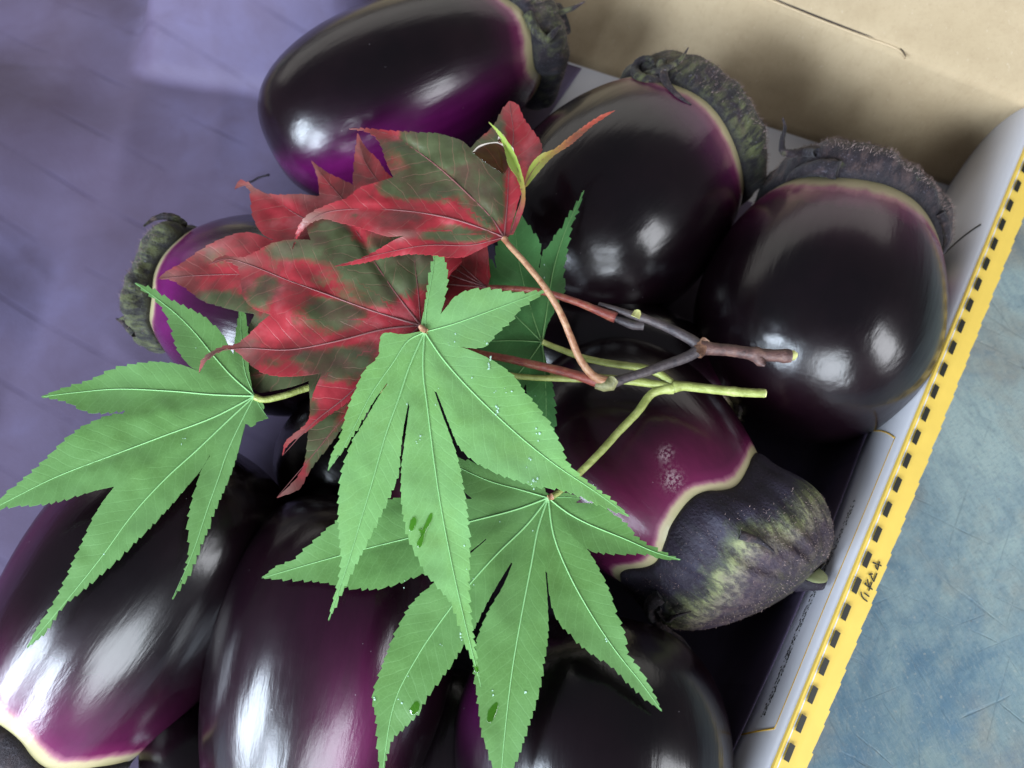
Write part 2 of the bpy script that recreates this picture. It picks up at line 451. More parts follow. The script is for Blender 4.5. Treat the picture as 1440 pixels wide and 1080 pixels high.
# back wall: brown board, slightly bowed, as a grid with thickness
def grid(fn, nu, nv, thick=None):
    V = [fn(i / nu, j / nv) for j in range(nv + 1) for i in range(nu + 1)]
    F = [(j * (nu + 1) + i, j * (nu + 1) + i + 1, (j + 1) * (nu + 1) + i + 1, (j + 1) * (nu + 1) + i) for j in range(nv) for i in range(nu)]
    return V, F
def solid(o, t, off=-1):
    md = o.modifiers.new('thickness', 'SOLIDIFY'); md.thickness = t; md.offset = off; return o
ctop = ct.copy()
def backwall(u, v):
    a = Vector((cf.x, cf.y, 0)) + Vector((bdir.x, bdir.y, 0)) * LB * u
    b = ctop + Vector((btdir.x, btdir.y, 0)) * LB * u
    p = a.lerp(b, v)
    n = Vector((bdir.y, -bdir.x, 0))
    if n.y < 0: n = -n
    p += n * .002 * math.sin(math.pi * v) * math.sin(5 * u + .4)
    return p
V, F = grid(backwall, 60, 12)
tag(solid(obj('wall_panel', V, F, CARD, box), .003, 1), 'bare brown cardboard inner face of the far wall')
# fold crease, a thin rounded ridge along the top of the back wall, then the flap behind it
nb = Vector((btdir.y, -btdir.x, 0)).normalized()
if nb.y < 0: nb = -nb
def flap(u, v):
    b = ctop + Vector((btdir.x, btdir.y, 0)) * (LB * u)
    d = .120 * v ** 1.5
    ang = math.radians(72) * math.exp(-d / .0028)          # rounded fold, then a plane leaning back
    rise = .42 * d + .0028 * math.sin(math.radians(72)) * (1 - math.exp(-d / .0028)) * .55
    return b + nb * d + Vector((0, 0, rise + .0010 * math.sin(9 * u + 30 * d) * min(1, d / .03)))
V, F = grid(flap, 60, 60)
tag(solid(obj('box_flap', V, F, CARD, box), .003, 1), 'far cardboard flap folded outwards and up')
# slot cut in the flap near the crease, with a hooked end: a dark gap and a raised lip
def on_flap(x, y, lift):
    z = HB
    for _ in range(8):
        p = at(x, y, z); d = max(0, (p - ctop).dot(nb))
        z = ctop.z + .42 * d + .0028 * math.sin(math.radians(72)) * (1 - math.exp(-d / .0028)) * .55
    return tuple(at(x, y, z + lift))
slot_px = [(1060, -14), (1100, 3), (1160, 27), (1215, 48), (1250, 60), (1266, 68), (1274, 79)]
sp = catmull([on_flap(x, y, .0001) for x, y in slot_px], 6)
V, F = tube(sp, [.00042 * (1 - (i / len(sp)) ** 3 * .5) for i in range(len(sp))], 8)
tag(obj('cut_slot', V, F, mat_simple('slot_gap', (.05, .04, .035), .9), box), 'dark hooked cut in the flap')
sp = catmull([on_flap(x - 1, y + 3.5, .0000) for x, y in slot_px], 6)
V, F = tube(sp, [.0005] * len(sp), 8)
tag(obj('torn_lip', V, F, mat_card('pale_torn_card', 1.25), box), 'pale torn lip below the cut')

# right wall: white panel curving up to a fold, then the yellow strip
rn = Vector((-rdir.y, rdir.x, 0)).normalized()
if rn.x < 0: rn = -rn
dirr = Vector((rdir.x, rdir.y, 0)).normalized()
def rw(s, off, z):
    """point on the right wall: s metres from the far corner, off metres outward from the fold line"""
    a = Vector((ct.x, ct.y, 0)) + dirr * s
    return a + rn * off + Vector((0, 0, z))
lean = (Vector((ct.x, ct.y, 0)) - Vector((cf.x, cf.y, 0))).dot(rn)
lw = max(lean, .0094)
prof = [(-lw, 0), (-lw, .014), (-.0092, .030), (-.0087, .042), (-.0078, .0490), (-.0066, .0545), (-.0051, .0585),
        (-.0034, .0612), (-.0017, .0628), (-.0004, .0635), (.0010, .0638), (.0022, HB)]
prof = catmull(prof, 4)
ns = 120
def rwall(u, v):
    k = v * (len(prof) - 1); i = min(int(k), len(prof) - 2); f = k - i
    o, z = prof[i] * (1 - f) + prof[i + 1] * f
    s = -.004 + u * (LR + .004)
    bulge = .0010 * math.sin(s * 26 + .6) * math.sin(math.pi * min(1, z / HB)) + .0006 * math.sin(s * 90 + z * 60) * math.sin(math.pi * min(1, z / HB))
    return rw(s, o - bulge, z)
V, F = grid(rwall, ns, len(prof) - 1)
tag(solid(obj('wall_panel', V, F, WHITE, box), .0012, -1), 'white coated side wall rolled over at the top')
# top board and outer face
YW = .0112
Vb, Fb = [], []
sb = list(np.linspace(-.004, LR, 60))
sec = [(.0022, HB - .0006), (YW - .0008, HB - .0042), (YW - .0008, TZ + .0002), (YW - .0040, TZ + .0002), (.0035, HB - .008), (.0022, HB - .006)]
for s in sb: Vb += [rw(s, o, z) for o, z in sec]
for i in range(len(sb) - 1):
    for k in range(6): Fb.append((i * 6 + k, i * 6 + (k + 1) % 6, (i + 1) * 6 + (k + 1) % 6, (i + 1) * 6 + k))
Fb += [tuple(range(6)), tuple((len(sb) - 1) * 6 + k for k in reversed(range(6)))]
tag(obj('outer_board', Vb, Fb, WHITE, box, smooth=False), 'outer white board of the side wall')
def ytop(off): return HB + .0003 - .0040 * max(0, (off - .0022)) / (YW - .0022)
# yellow strip with a stepped, perforated outer edge
step = .0051
inner, outer = [], []
s = -.004; k = 0
while s < LR:
    a = .0114 + .0002 * math.sin(k * 2.1)
    outer += [(s, a + .0006), (s + step * .48, a + .0004), (s + step * .50, a + .00035), (s + step * .98, a + .0002)]
    s += step; k += 1
V = []; F = []
for (s_, o_) in outer:
    V += [rw(s_, .0001, HB - .0001), rw(s_, .0008, HB + .0003), rw(s_, .007, ytop(.007)), rw(s_, o_, ytop(o_))]
for i in range(len(outer) - 1):
    F += [(i * 4 + k, i * 4 + k + 1, i * 4 + k + 5, i * 4 + k + 4) for k in range(3)]
tag(solid(obj('edge_strip', V, F, YEL, box, smooth=False), .0003, 1), 'yellow printed strip with a stepped perforated edge')
# black dashes: measured along the photographed edge, one every centimetre or so
dash_px = [(1433.3, 232.4), (1423.6, 258.7), (1413.3, 286.2), (1403.1, 313.3), (1392.9, 340.9), (1381.8, 368.9), (1370.7, 397.8), (1359.1, 427.1), (1347.6, 456.9), (1336, 487.1), (1323.6, 518.2), (1311.6, 549.3), (1299.1, 581.3), (1286, 613.4), (1273, 646.7), (1259.5, 680.4), (1245.5, 715), (1230.6, 749.7), (1216.1, 785.3), (1201.2, 821.4), (1185.3, 858.5), (1169.4, 896), (1153.5, 934.6), (1136.7, 973.6), (1119.8, 1013.5), (1102, 1053.5), (1083, 1096)]
dS = [((at(x, y, HB)) - ct).dot(dirr) for x, y in dash_px]
dS = [dS[0] - (dS[1] - dS[0]) * k for k in (3, 2, 1)] + dS + [dS[-1] + .0098 * k for k in range(1, 5)]
hw, hl = .00135, .0029
yq = ytop(.0060); yr = ytop(.0034)
def dashbox(w0, w1, l, lift=.00012):
    q = []
    for s_, o_ in ((-l, w0), (l, w0), (l, w1), (-l, w1)):
        q.append(dirr * s_ + rn * (o_ - .0048) + Vector((0, 0, ytop(o_) - ytop(.0048))))
    return q
q = dashbox(.0026, .0048, hl)
V = q + [p + Vector((0, 0, .00012)) for p in q]
dm = mesh_data('fold_mark', V, [(0, 1, 2, 3), (7, 6, 5, 4), (0, 4, 5, 1), (1, 5, 6, 2), (2, 6, 7, 3), (3, 7, 4, 0)], (BLACKP,), False)
for s_ in dS:
    if s_ < 0: continue
    o = bpy.data.objects.new('fold_mark', dm); col.objects.link(o)
    o.parent = box; o.matrix_parent_inverse = parent_world(box).inverted()
    o.location = rw(s_, .0048, ytop(.0048) + .00040)
# katakana printed beside the marks, strokes as thin bars (em square, x right, y up)
glyphs = {'YA': [[(.12, .62), (.88, .72), (.80, .50), (.66, .38)], [(.34, .92), (.58, .05)]],
          'MA': [[(.10, .80), (.90, .80), (.76, .52), (.54, .30)], [(.38, .42), (.64, .10)]],
          'O': [[(.08, .68), (.92, .68)], [(.62, .95), (.62, .08), (.50, .12)], [(.60, .62), (.36, .34), (.12, .18)]],
          'RI': [[(.28, .90), (.28, .40)], [(.76, .92), (.76, .50), (.66, .24), (.42, .04)]]}
def bar(poly, wdt, place):
    Vv, Ff = [], []
    for i in range(len(poly) - 1):
        a = np.array(poly[i]); b = np.array(poly[i + 1]); d = (b - a) / np.linalg.norm(b - a); n = np.array((-d[1], d[0])) * wdt / 2
        a = a - d * wdt * .3; b = b + d * wdt * .3; base = len(Vv)
        for p in (a - n, b - n, b + n, a + n): Vv.append(place(p, .00012 + .00003 * i))
        for p in (a - n, b - n, b + n, a + n): Vv.append(place(p, .00004))
        Ff += [tuple(base + k for k in (0, 1, 2, 3)), tuple(base + k for k in (4, 5, 1, 0)), tuple(base + k for k in (5, 6, 2, 1)), tuple(base + k for k in (6, 7, 3, 2)), tuple(base + k for k in (7, 4, 0, 3))]
    return Vv, Ff
em = .0040
s_txt = ((at(1237, 790, HB)) - ct).dot(dirr) - .0010
for gi, (g, px) in enumerate(zip(('YA', 'MA', 'O', 'RI'), ((1231, 790), (1224, 805), (1217, 818), (1209, 832)))):
    s0 = (at(*px, HB) - ct).dot(dirr) - em / 2
    def place(p, dz, s0=s0):
        o_ = .0060 + p[1] * em
        return rw(s0 + p[0] * em, o_, ytop(o_) + .0004 + dz)
    V, F = join([bar(st, .13, place) for st in glyphs[g]])
    obj('printed_letter', V, F, BLACKP, box, smooth=False)
# ochre frame line on the white side, with ink specks of fine print below it
def on_wall(s_, v_):   # v_ 0..1 up the profile
    k = v_ * (len(prof) - 1); i = min(int(k), len(prof) - 2); f = k - i
    o, z = prof[i] * (1 - f) + prof[i + 1] * f
    bulge = .0010 * math.sin(s_ * 26 + .6) * math.sin(math.pi * min(1, z / HB)) + .0006 * math.sin(s_ * 90 + z * 60) * math.sin(math.pi * min(1, z / HB))
    nx = prof[min(i + 2, len(prof) - 1)] - prof[max(i - 1, 0)]; nl = math.hypot(*nx)
    return rw(s_, o - bulge - .00018 * nx[1] / nl, z + .00018 * nx[0] / nl)
sA = (at(1268, 617, HB) - ct).dot(dirr); sB = (at(1096, 1027, HB) - ct).dot(dirr)
def ribbon(path, w):
    Vv, Ff = [], []
    P = [on_wall(*p) for p in path]
    for i, p in enumerate(P):
        t = (P[min(i + 1, len(P) - 1)] - P[max(0, i - 1)]).normalized()
        a = on_wall(path[i][0] + .001, path[i][1]) - on_wall(path[i][0] - .001, path[i][1])
        b = on_wall(path[i][0], min(1, path[i][1] + .01)) - on_wall(path[i][0], max(0, path[i][1] - .01))
        n = b.cross(a).normalized(); c = n.cross(t).normalized() * w / 2
        Vv += [p - c, p + c]
    for i in range(len(P) - 1): Ff.append((2 * i, 2 * i + 1, 2 * i + 3, 2 * i + 2))
    return Vv, Ff
VT = .67
paths = [[(sA + (sB - sA) * t, VT) for t in np.linspace(0, 1, 60)], [(sA - .010 * t, VT + (.15 - VT) * t) for t in np.linspace(0, 1, 16)], [(sB + .009 * t, VT + (.15 - VT) * t) for t in np.linspace(0, 1, 16)]]
V, F = join([ribbon(paths[0], .00028), ribbon(paths[1], .0006), ribbon(paths[2], .0006)])
solid(obj('printed_frame_line', V, F, ORL, box), .0001, 0)
P = []
for i in range(210):
    s_ = sA + .028 + (sB - sA - .030) * i / 210
    for r in range(2):
        if random.random() < .45: continue
        v0 = .50 - .022 * r + random.uniform(-.006, .006)
        P.append(ribbon([(s_, v0), (s_ + random.uniform(.0002, .0007), v0 + random.uniform(-.008, .008))], random.uniform(.0002, .0004)))
V, F = join(P)
tag(solid(obj('fine_print', V, F, BLACKP, box), .0001, 0), 'line of tiny blurred black print', kind='stuff')
# dark slit in the white side near the far corner
sl = ribbon([((at(1383, 322, HB) - ct).dot(dirr) - .004 + .012 * t, .64 - .5 * t) for t in np.linspace(0, 1, 10)], .0009)
tag(solid(obj('side_slit', *sl, BLACKP, box), .0001, 0), 'dark slanting slit in the white wall')
# the two walls outside the picture
def wallseg(a, b, name, lab):
    a = Vector(a); b = Vector(b)
    V, F = slab((a.x, a.y, 0), (b.x, b.y, 0), (b.x, b.y, HB * .55), (a.x, a.y, HB * .55), .003)
    tag(obj(name, V, F, CARD, box, smooth=False), lab)
wallseg(p_fl, p_bl, 'wall_panel', 'left cardboard wall behind the paper')
wallseg(p_fr, p_fl, 'wall_panel', 'near cardboard wall')

# ------------------------------------------------------------------ purple lining paper (height field over the floor)
def smooth(a, b, x):
    t = np.clip((x - a) / (b - a), 0, 1); return t * t * (3 - 2 * t)
def vnoise(X, Y, s, seed):
    r = np.random.RandomState(seed); G = r.rand(64, 64)
    x = X * s + 31.7; y = Y * s + 17.3; xi = np.floor(x).astype(int); yi = np.floor(y).astype(int)
    fx = x - xi; fy = y - yi; fx = fx * fx * (3 - 2 * fx); fy = fy * fy * (3 - 2 * fy)
    g = lambda i, j: G[i % 64, j % 64]
    return (g(xi, yi) * (1 - fx) * (1 - fy) + g(xi + 1, yi) * fx * (1 - fy) + g(xi, yi + 1) * (1 - fx) * fy + g(xi + 1, yi + 1) * fx * fy) - .5
nx_, ny_ = 260, 220
O0 = Vector((cf.x, cf.y, 0)); e1 = Vector((bdir.x, bdir.y, 0)).normalized(); e2 = Vector((dirr.x, dirr.y, 0))
U, W_ = np.meshgrid(np.linspace(0, 1, nx_) ** 1.5 * (LB - .015) + .0004 + max(0, lw - lean), np.linspace(.002, LR - .004, ny_))
X = O0.x + e1.x * U + e2.x * W_; Y = O0.y + e1.y * U + e2.y * W_
def halfplane(pA, pB, X, Y):
    a = at(*pA, 0); b = at(*pB, 0); d = (b - a).normalized(); n = Vector((-d.y, d.x, 0))
    return (X - a.x) * n.x + (Y - a.y) * n.y, (X - a.x) * d.x + (Y - a.y) * d.y
dB, aB = halfplane((205, 124), (420, 146), X, Y)       # distance beyond the far tuck line
dL, aL = halfplane((205, 124), (70, 560), X, Y)        # distance to the left of the ramp line
dL = -dL if dL[0, -1] < 0 else dL
dB = dB if dB[0, nx_ // 2] > -1 else -dB
w1 = vnoise(X, Y, 22, 1) * .010
Z = .0012 + .0007 * vnoise(X, Y, 30, 3)
ramp = (.03 + .26 * smooth(-.01, .09, aL)) * np.maximum(0, dL + w1) * smooth(0, .05, dL + w1)
leftmask = smooth(-.012, .010, -dL)
farwall = 1.35 * np.maximum(0, dB + w1 * .25) * smooth(-.003, .010, dB) * leftmask
Z = Z + np.where(dB > 0, np.maximum(ramp * .9, farwall * .55), ramp)
far_gate = 1 - smooth(.0, .05, aB - .10)
Z = np.where(dB > 0, Z * far_gate + (.0012) * (1 - far_gate), Z)
left_amt = smooth(-.02, .08, dL + .03)
Z += (vnoise(X, Y, 13, 5) * .014 + vnoise(X, Y, 31, 6) * .004) * (left_amt + .12 * (U > .2))
for (pa, pb, hgt, wd) in (((-40, 300), (250, 560), .0012, .012), ((330, 0), (300, 260), .0008, .008), ((205, 124), (160, 300), .0014, .010)):
    dd, al_ = halfplane(pa, pb, X, Y); ln_ = (at(*pb, 0) - at(*pa, 0)).length
    Z += hgt * np.exp(-np.abs(dd + .25 * w1) / wd) * smooth(-.01, .03, al_) * (1 - smooth(ln_ - .03, ln_ + .01, al_))
Z += (.051 + .004 * np.sin(W_ * 31)) * np.exp(-(U - U.min()) / .0027) * smooth(.06, .12, W_)  # added raised paper edge, a dark sheet standing in for shade on the wall
Z = np.maximum(Z, .0006)
Z = np.minimum(Z, .075)
V = np.stack([X, Y, Z], -1).reshape(-1, 3)
cutW = .045 + .05 * smooth(.12, .0, U) - .004 * np.sin(U * 60)
F = [(j * nx_ + i, (j + 1) * nx_ + i, (j + 1) * nx_ + i + 1, j * nx_ + i + 1) for j in range(ny_ - 1) for i in range(nx_ - 1)
     if not (U[j, i] < .215 and W_[j, i] < cutW[j, i])]
o = obj('lining_paper', V, F, PAPER); solid(o, .0003, 0)
tag(o, 'creased sheet of purple wrapping paper lining the bottom of the box', 'paper')

# ------------------------------------------------------------------ eggplants
def bodyprof(t, ex=.80):
    """t 0..1 blossom to stem -> (z, r), both in units of half length / radius"""
    th = math.pi * t
    z = -math.cos(th)
    r = max(0, math.sin(th)) ** ex * (1 - .13 * z - .04 * z * z)
    return z, r
def eggplant(label, B, S, W, dz=.001, tiltz=(0, 0), edge0=.70, amp=.07, skin=None, scuff=(), lat=0., lobe=.25, nl=5, phase=0., blush=(), cal=CAL_D, callen=.020, stub=.010,
             stub_r=.009, puff=.006, tips=(), sag=0., seed=1, fuzz=1800, bandw=1.0, fl=1.0, calscale=1.0, zc=None, squash=1.0, bend=0.0, ex=.80):
    rnd = random.Random(seed)
    mx, my = (B[0] + S[0]) / 2, (B[1] + S[1]) / 2
    R = W / 2 * mpp(mx, my, .048) * .955
    zc = (R * squash + dz) if zc is None else zc
    pB = at(*B, zc + tiltz[0]); pS = at(*S, zc + tiltz[1])
    ax = (pS - pB); L = ax.length / 2; ax.normalize(); ctr = (pS + pB) / 2
    vw = (Vector((0, 0, H)) - ctr); vw = (vw - ax * vw.dot(ax)).normalized()     # phi = 0 looks up at the viewer
    sd = ax.cross(vw)
    root = empty('eggplant', (ctr.x, ctr.y, max(.0, ctr.z - R)))
    tag(root, label, 'eggplant', 'eggplants packed in the box')
    mw = Matrix((( sd.x, vw.x, ax.x, ctr.x), (sd.y, vw.y, ax.y, ctr.y), (sd.z, vw.z, ax.z, ctr.z), (0, 0, 0, 1)))
    def place(o):
        o.parent = root; o.matrix_parent_inverse = Matrix.Identity(4)
        o.matrix_basis = parent_world(root).inverted() @ mw
        return o
    a1, a2, a3 = (rnd.uniform(0, 6.3) for _ in range(3))
    def lump(phi, z):
        return 1 + .014 * math.sin(2 * phi + a1 + z) + .011 * math.sin(3 * phi + a2 - 1.3 * z) + .008 * math.cos(5 * phi + a3) * smooth(-.2, .9, z) + .010 * math.sin(2.6 * z + phi + a1) + .0035 * math.sin(5.1 * z + 3.3 * math.sin(phi + a3)) + .003 * math.sin(4 * phi + 4.4 * z + a2)
    def P(phi, z, r, k=0.0):
        """local point; x side, y to the viewer, z along the axis (metres)"""
        rr = r * R * lump(phi, z) + k
        y = rr * math.cos(phi); x = rr * math.sin(phi)
        return Vector((x + bend * (z * z) * R, y * squash, z * L))
    def edge(phi):
        c = math.cos(nl * (phi - phase))
        c = math.copysign(abs(c) ** .85, c)
        return edge0 - amp * c - amp * .35 * math.sin(2 * phi + a2) - .3 * amp * math.sin(nl * 2 * (phi + a1)) * .5
    n, mrings = 120, 90
    V, F, band, bl_ = [], [], [], []
    for j in range(mrings + 1):
        z, r = bodyprof(j / mrings, ex)
        for i in range(n):
            phi = 2 * math.pi * i / n
            V.append(P(phi, z, r))
            band.append(max(0, (edge(phi) - z) * L / .030 / bandw))
            b = 0
            for (p0, z0, sp_, sz_, st) in blush:
                dp = (phi - p0 + math.pi) % (2 * math.pi) - math.pi
                b += st * math.exp(-(dp / sp_) ** 2 - ((z - z0) / sz_) ** 2)
            bl_.append(min(b, 1))
    for j in range(mrings):
        for i in range(n):
            F.append((j * n + i, j * n + (i + 1) % n, (j + 1) * n + (i + 1) % n, (j + 1) * n + i))
    body = place(obj('fruit_body', V, F, skin or SKIN))
    sc_ = []
    for j in range(mrings + 1):
        z = bodyprof(j / mrings, ex)[0]
        for i in range(n):
            phi = 2 * math.pi * i / n; q = 0
            for (p0, z0, w0, w1_) in scuff:
                dp = (phi - p0 + math.pi) % (2 * math.pi) - math.pi
                q += math.exp(-(dp / w0) ** 2 - ((z - z0) / w1_) ** 2)
            sc_.append(min(q, 1))
    attr(body, 'scuff', sc_); attr(body, 'band', band); attr(body, 'blush', bl_)
    # calyx
    nC, mC = 160, 40
    V, F, rim = [], [], []
    zend = 1.0 + callen / L
    def ctr_r(z):
        th = math.acos(max(-1, min(1, -z))); return bodyprof(th / math.pi, ex)[1]
    g1, g2 = rnd.uniform(0, 6), rnd.uniform(0, 6)
    for j in range(mC + 1):
        u = j / mC
        for i in range(nC):
            phi = 2 * math.pi * i / nC
            ze = edge(phi)
            re = ctr_r(min(ze, .999)) * R * lump(phi, ze)
            z = ze + (zend - ze) * (1 - (1 - u) ** 1.25)
            # radius runs from the body at the rim, over a cushion, to the stub
            k = u
            rr = re * (1 - k ** (2.0 * calscale)) ** (.62) if k < 1 else 0
            rr = max(rr, stub_r * smooth(.55, 1, u) if u > .55 else 0)
            rr += .0011 * smooth(0, .04, u) + puff * math.sin(math.pi * min(1, u * 1.15)) ** .8 * ((1 - lobe) + lobe * math.cos(nl * (phi - phase)))
            rid = .0006 * math.sin(nl * 3 * phi + 3 * u + g1) + .0005 * math.sin(nl * 5 * phi - 5 * u + g2) + .0012 * math.sin(7 * u + 2 * phi + g2)
            rr += rid * smooth(0.02, .25, u) * (1 - smooth(.85, 1, u))
            V.append(Vector((rr * math.sin(phi) + bend * (z * z) * R + lat * u * u, rr * math.cos(phi) * squash, z * L)))
            rim.append(u)
    for j in range(mC):
        for i in range(nC):
            F.append((j * nC + i, j * nC + (i + 1) % nC, (j + 1) * nC + (i + 1) % nC, (j + 1) * nC + i))
    calv = list(V)
    # turn the rim inwards so it reads thick
    base = len(V)
    for i in range(nC):
        phi = 2 * math.pi * i / nC; ze = edge(phi) + .015
        V.append(P(phi, ze, ctr_r(min(ze, .999)), -.0006)); rim.append(0)
    for i in range(nC): F.append((base + i, base + (i + 1) % nC, (i + 1) % nC, i))
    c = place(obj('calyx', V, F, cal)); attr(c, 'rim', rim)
    # stub of the stalk
    zs = zend * L
    pts = [Vector((bend * R + lat, 0, zs - .006)), Vector((bend * R + lat, 0, zs - .001)), Vector((bend * R + lat * 1.05, .0006, zs + stub * .6)), Vector((bend * R + lat * 1.1, .0012, zs + stub))]
    tv, tf = tube(pts, [stub_r * 1.12, stub_r * 1.02, stub_r * .92, stub_r * .88], 22, cap=False, wob=.02)
    tv.append(pts[-1] - Vector((0, 0, .0006))); q = len(tv) - 1; nf = len(tf)
    tf += [(3 * 22 + k, 3 * 22 + (k + 1) % 22, q) for k in range(22)]
    st = place(obj('stalk_stub', tv, tf, (cal, CUT)))
    for k in range(nf, len(tf)): st.data.polygons[k].material_index = 1
    # fuzz, short bristles all over the calyx
    if fuzz:
        hv, hf = [], []
        for _ in range(fuzz):
            j = rnd.randint(2, mC - 3); i = rnd.randint(0, nC - 1)
            a = calv[j * nC + i]; b = calv[j * nC + (i + 1) % nC]; d = calv[(j + 1) * nC + i]
            nn = (b - a).cross(d - a)
            if nn.length < 1e-12: continue
            nn.normalize()
            p = a + (b - a) * rnd.random() + (d - a) * rnd.random()
            rad = Vector((p.x, p.y, 0)).normalized()
            if nn.dot(rad) < 0 and nn.z < 0: nn = -nn
            dr = (nn + Vector((rnd.uniform(-.8, .8), rnd.uniform(-.8, .8), rnd.uniform(-.8, .8)))).normalized()
            ln = rnd.uniform(.0008, .0022) * fl; w = dr.cross(Vector((rnd.random(), rnd.random(), rnd.random()))).normalized() * .00010
            k = len(hv); hv += [p - w, p + w, p + dr * ln]; hf.append((k, k + 1, k + 2))
        fz = place(obj('fuzz', hv, hf, FUZZ)); tag(fz, kind='stuff')
    # free sepal tips: (phi, start z, list of (dz, dr, dphi)), radius
    for (phi0, z0, path, r0) in tips:
        P3 = []
        for (dz_, dr_, dp_) in path:
            z = z0 + dz_ / L; ph = phi0 + dp_
            rb = ctr_r(min(z, .97)) * R if z < .97 else R * .4
            P3.append((math.sin(ph) * (rb + dr_), math.cos(ph) * (rb + dr_) * squash, z * L))
        c3 = catmull(P3, 6); m_ = len(c3)
        tv, tf = tube([Vector(p) for p in c3], [r0 * (1 - (i / (m_ - 1)) ** 1.6 * .86) for i in range(m_)], 9, wob=.10)
        so = place(obj('sepal_tip', tv, tf, cal)); attr(so, 'rim', [.3] * len(tv))
    return root, mw, R, L

PI = math.pi
E = {}
E['1'] = eggplant(ex=.70, label='glossy eggplant by the paper at the top, magenta blush with painted purple reflection, glint on its blunt end',
    B=(382, 212), S=(762, 40), W=262, edge0=.74, amp=.035, phase=.4, blush=((.35, -.05, .22, .55, .55), (.62, -.3, .3, .5, .6), (.75, -.75, .5, .3, .8), (1.0, -.3, .3, .6, .3)), cal=CAL_M, callen=.007, stub=.006, puff=.007, seed=3,  # these patches paint the purple reflection into the skin colour
    tips=((-.2, .86, ((0, .004, 0), (.008, .009, .0), (.016, .009, .1), (.023, .013, .1)), .0022),), bandw=1.0)
E['2'] = eggplant('dark eggplant with a curled sepal, second from the right along the cardboard wall',
    (748, 414), (997, 158), 316, edge0=.56, amp=.030, phase=2.3, nl=4, blush=((.2, .45, .8, .2, .25),), cal=CAL_M, callen=.005, stub=.003, puff=.004, seed=5, stub_r=.008, lobe=.1, fuzz=5000)
E['3'] = eggplant('near black round eggplant against the white side wall, fuzzy brown cap with a cream rim',
    (1092, 594), (1210, 268), 340, edge0=.58, amp=.045, phase=-.25, nl=4, cal=CAL_D, callen=.006, stub=.002, puff=.005, lobe=.1, seed=9, fuzz=9500, bandw=1.6, stub_r=.012)
E['4'] = eggplant('small purple eggplant at left, cap turned to the purple paper, under the red leaf',
    (530, 482), (226, 396), 296, dz=.001, edge0=.80, amp=.030, phase=.9, bandw=.6, blush=((0, .62, 1.2, .25, .85), (-.3, .1, .7, .4, .2)), cal=CAL_G, callen=.009, stub=.003, puff=.006, seed=12, squash=.93,
    tips=((.95, .86, ((-.001, .003, 0), (.004, .007, 0), (.009, .007, .02), (.013, .004, .05)), .0022), (-.9, .90, ((0, .003, 0), (.006, .006, 0), (.011, .008, -.05)), .0022)))
E['5'] = eggplant('crimson flushed eggplant with a large green and purple cap pointing to the white wall',
    (783, 528), (1046, 812), 322, dz=.001, edge0=.55, amp=.055, nl=5, phase=-.05, tiltz=(-.006, .010), blush=((.1, .42, 1.0, .28, .75), (.5, .1, .4, .4, .3)), cal=CAL_Z, callen=.015, calscale=1.5, stub=-.001, puff=.001, seed=21, bandw=.55, stub_r=.007, fuzz=3000, fl=.45,
    skin=SKIN_C, scuff=((-.12, .36, .07, .05), (-.22, .22, .05, .03)), lat=-.017, lobe=.1, ex=.74)
E['6'] = eggplant('dim eggplant in the middle, mostly hidden below the brown twig',
    (690, 458), (1046, 566), 215, dz=.0, zc=.034, edge0=.92, amp=.03, cal=CAL_M, callen=.001, stub=.002, puff=.003, seed=25, fuzz=600)
E['7'] = eggplant(skin=SKIN_P, ex=.62, label='big dark eggplant in the lower left corner with a cream scalloped rim',
    B=(330, 640), S=(24, 1078), W=348, tiltz=(.018, -.014), edge0=.62, amp=.045, nl=5, phase=.35, blush=((-.1, .45, 1.0, .28, .5), (1.2, -.2, .25, .9, .35)), cal=CAL_D, callen=.006, stub=.006, puff=.003, seed=31, bandw=1.0)
E['8'] = eggplant(skin=SKIN_P, ex=.62, label='magenta streaked eggplant at the bottom with two pale glints, cap outside the picture',
    B=(512, 702), S=(406, 1215), W=355, tiltz=(.014, -.012), edge0=.80, amp=.04, cal=CAL_D, blush=((-.30, .3, .28, .5, .8), (.7, .3, .3, .6, .06), (-.1, -.35, .6, .5, .10)), seed=35, fuzz=0)
E['9'] = eggplant(ex=.70, label='dark eggplant at the bottom under the lowest green leaf, cap outside the picture',
    B=(842, 868), S=(815, 1310), W=408, edge0=.80, amp=.04, cal=CAL_D, blush=((.9, -.3, .3, .3, .2),), seed=41, fuzz=0)

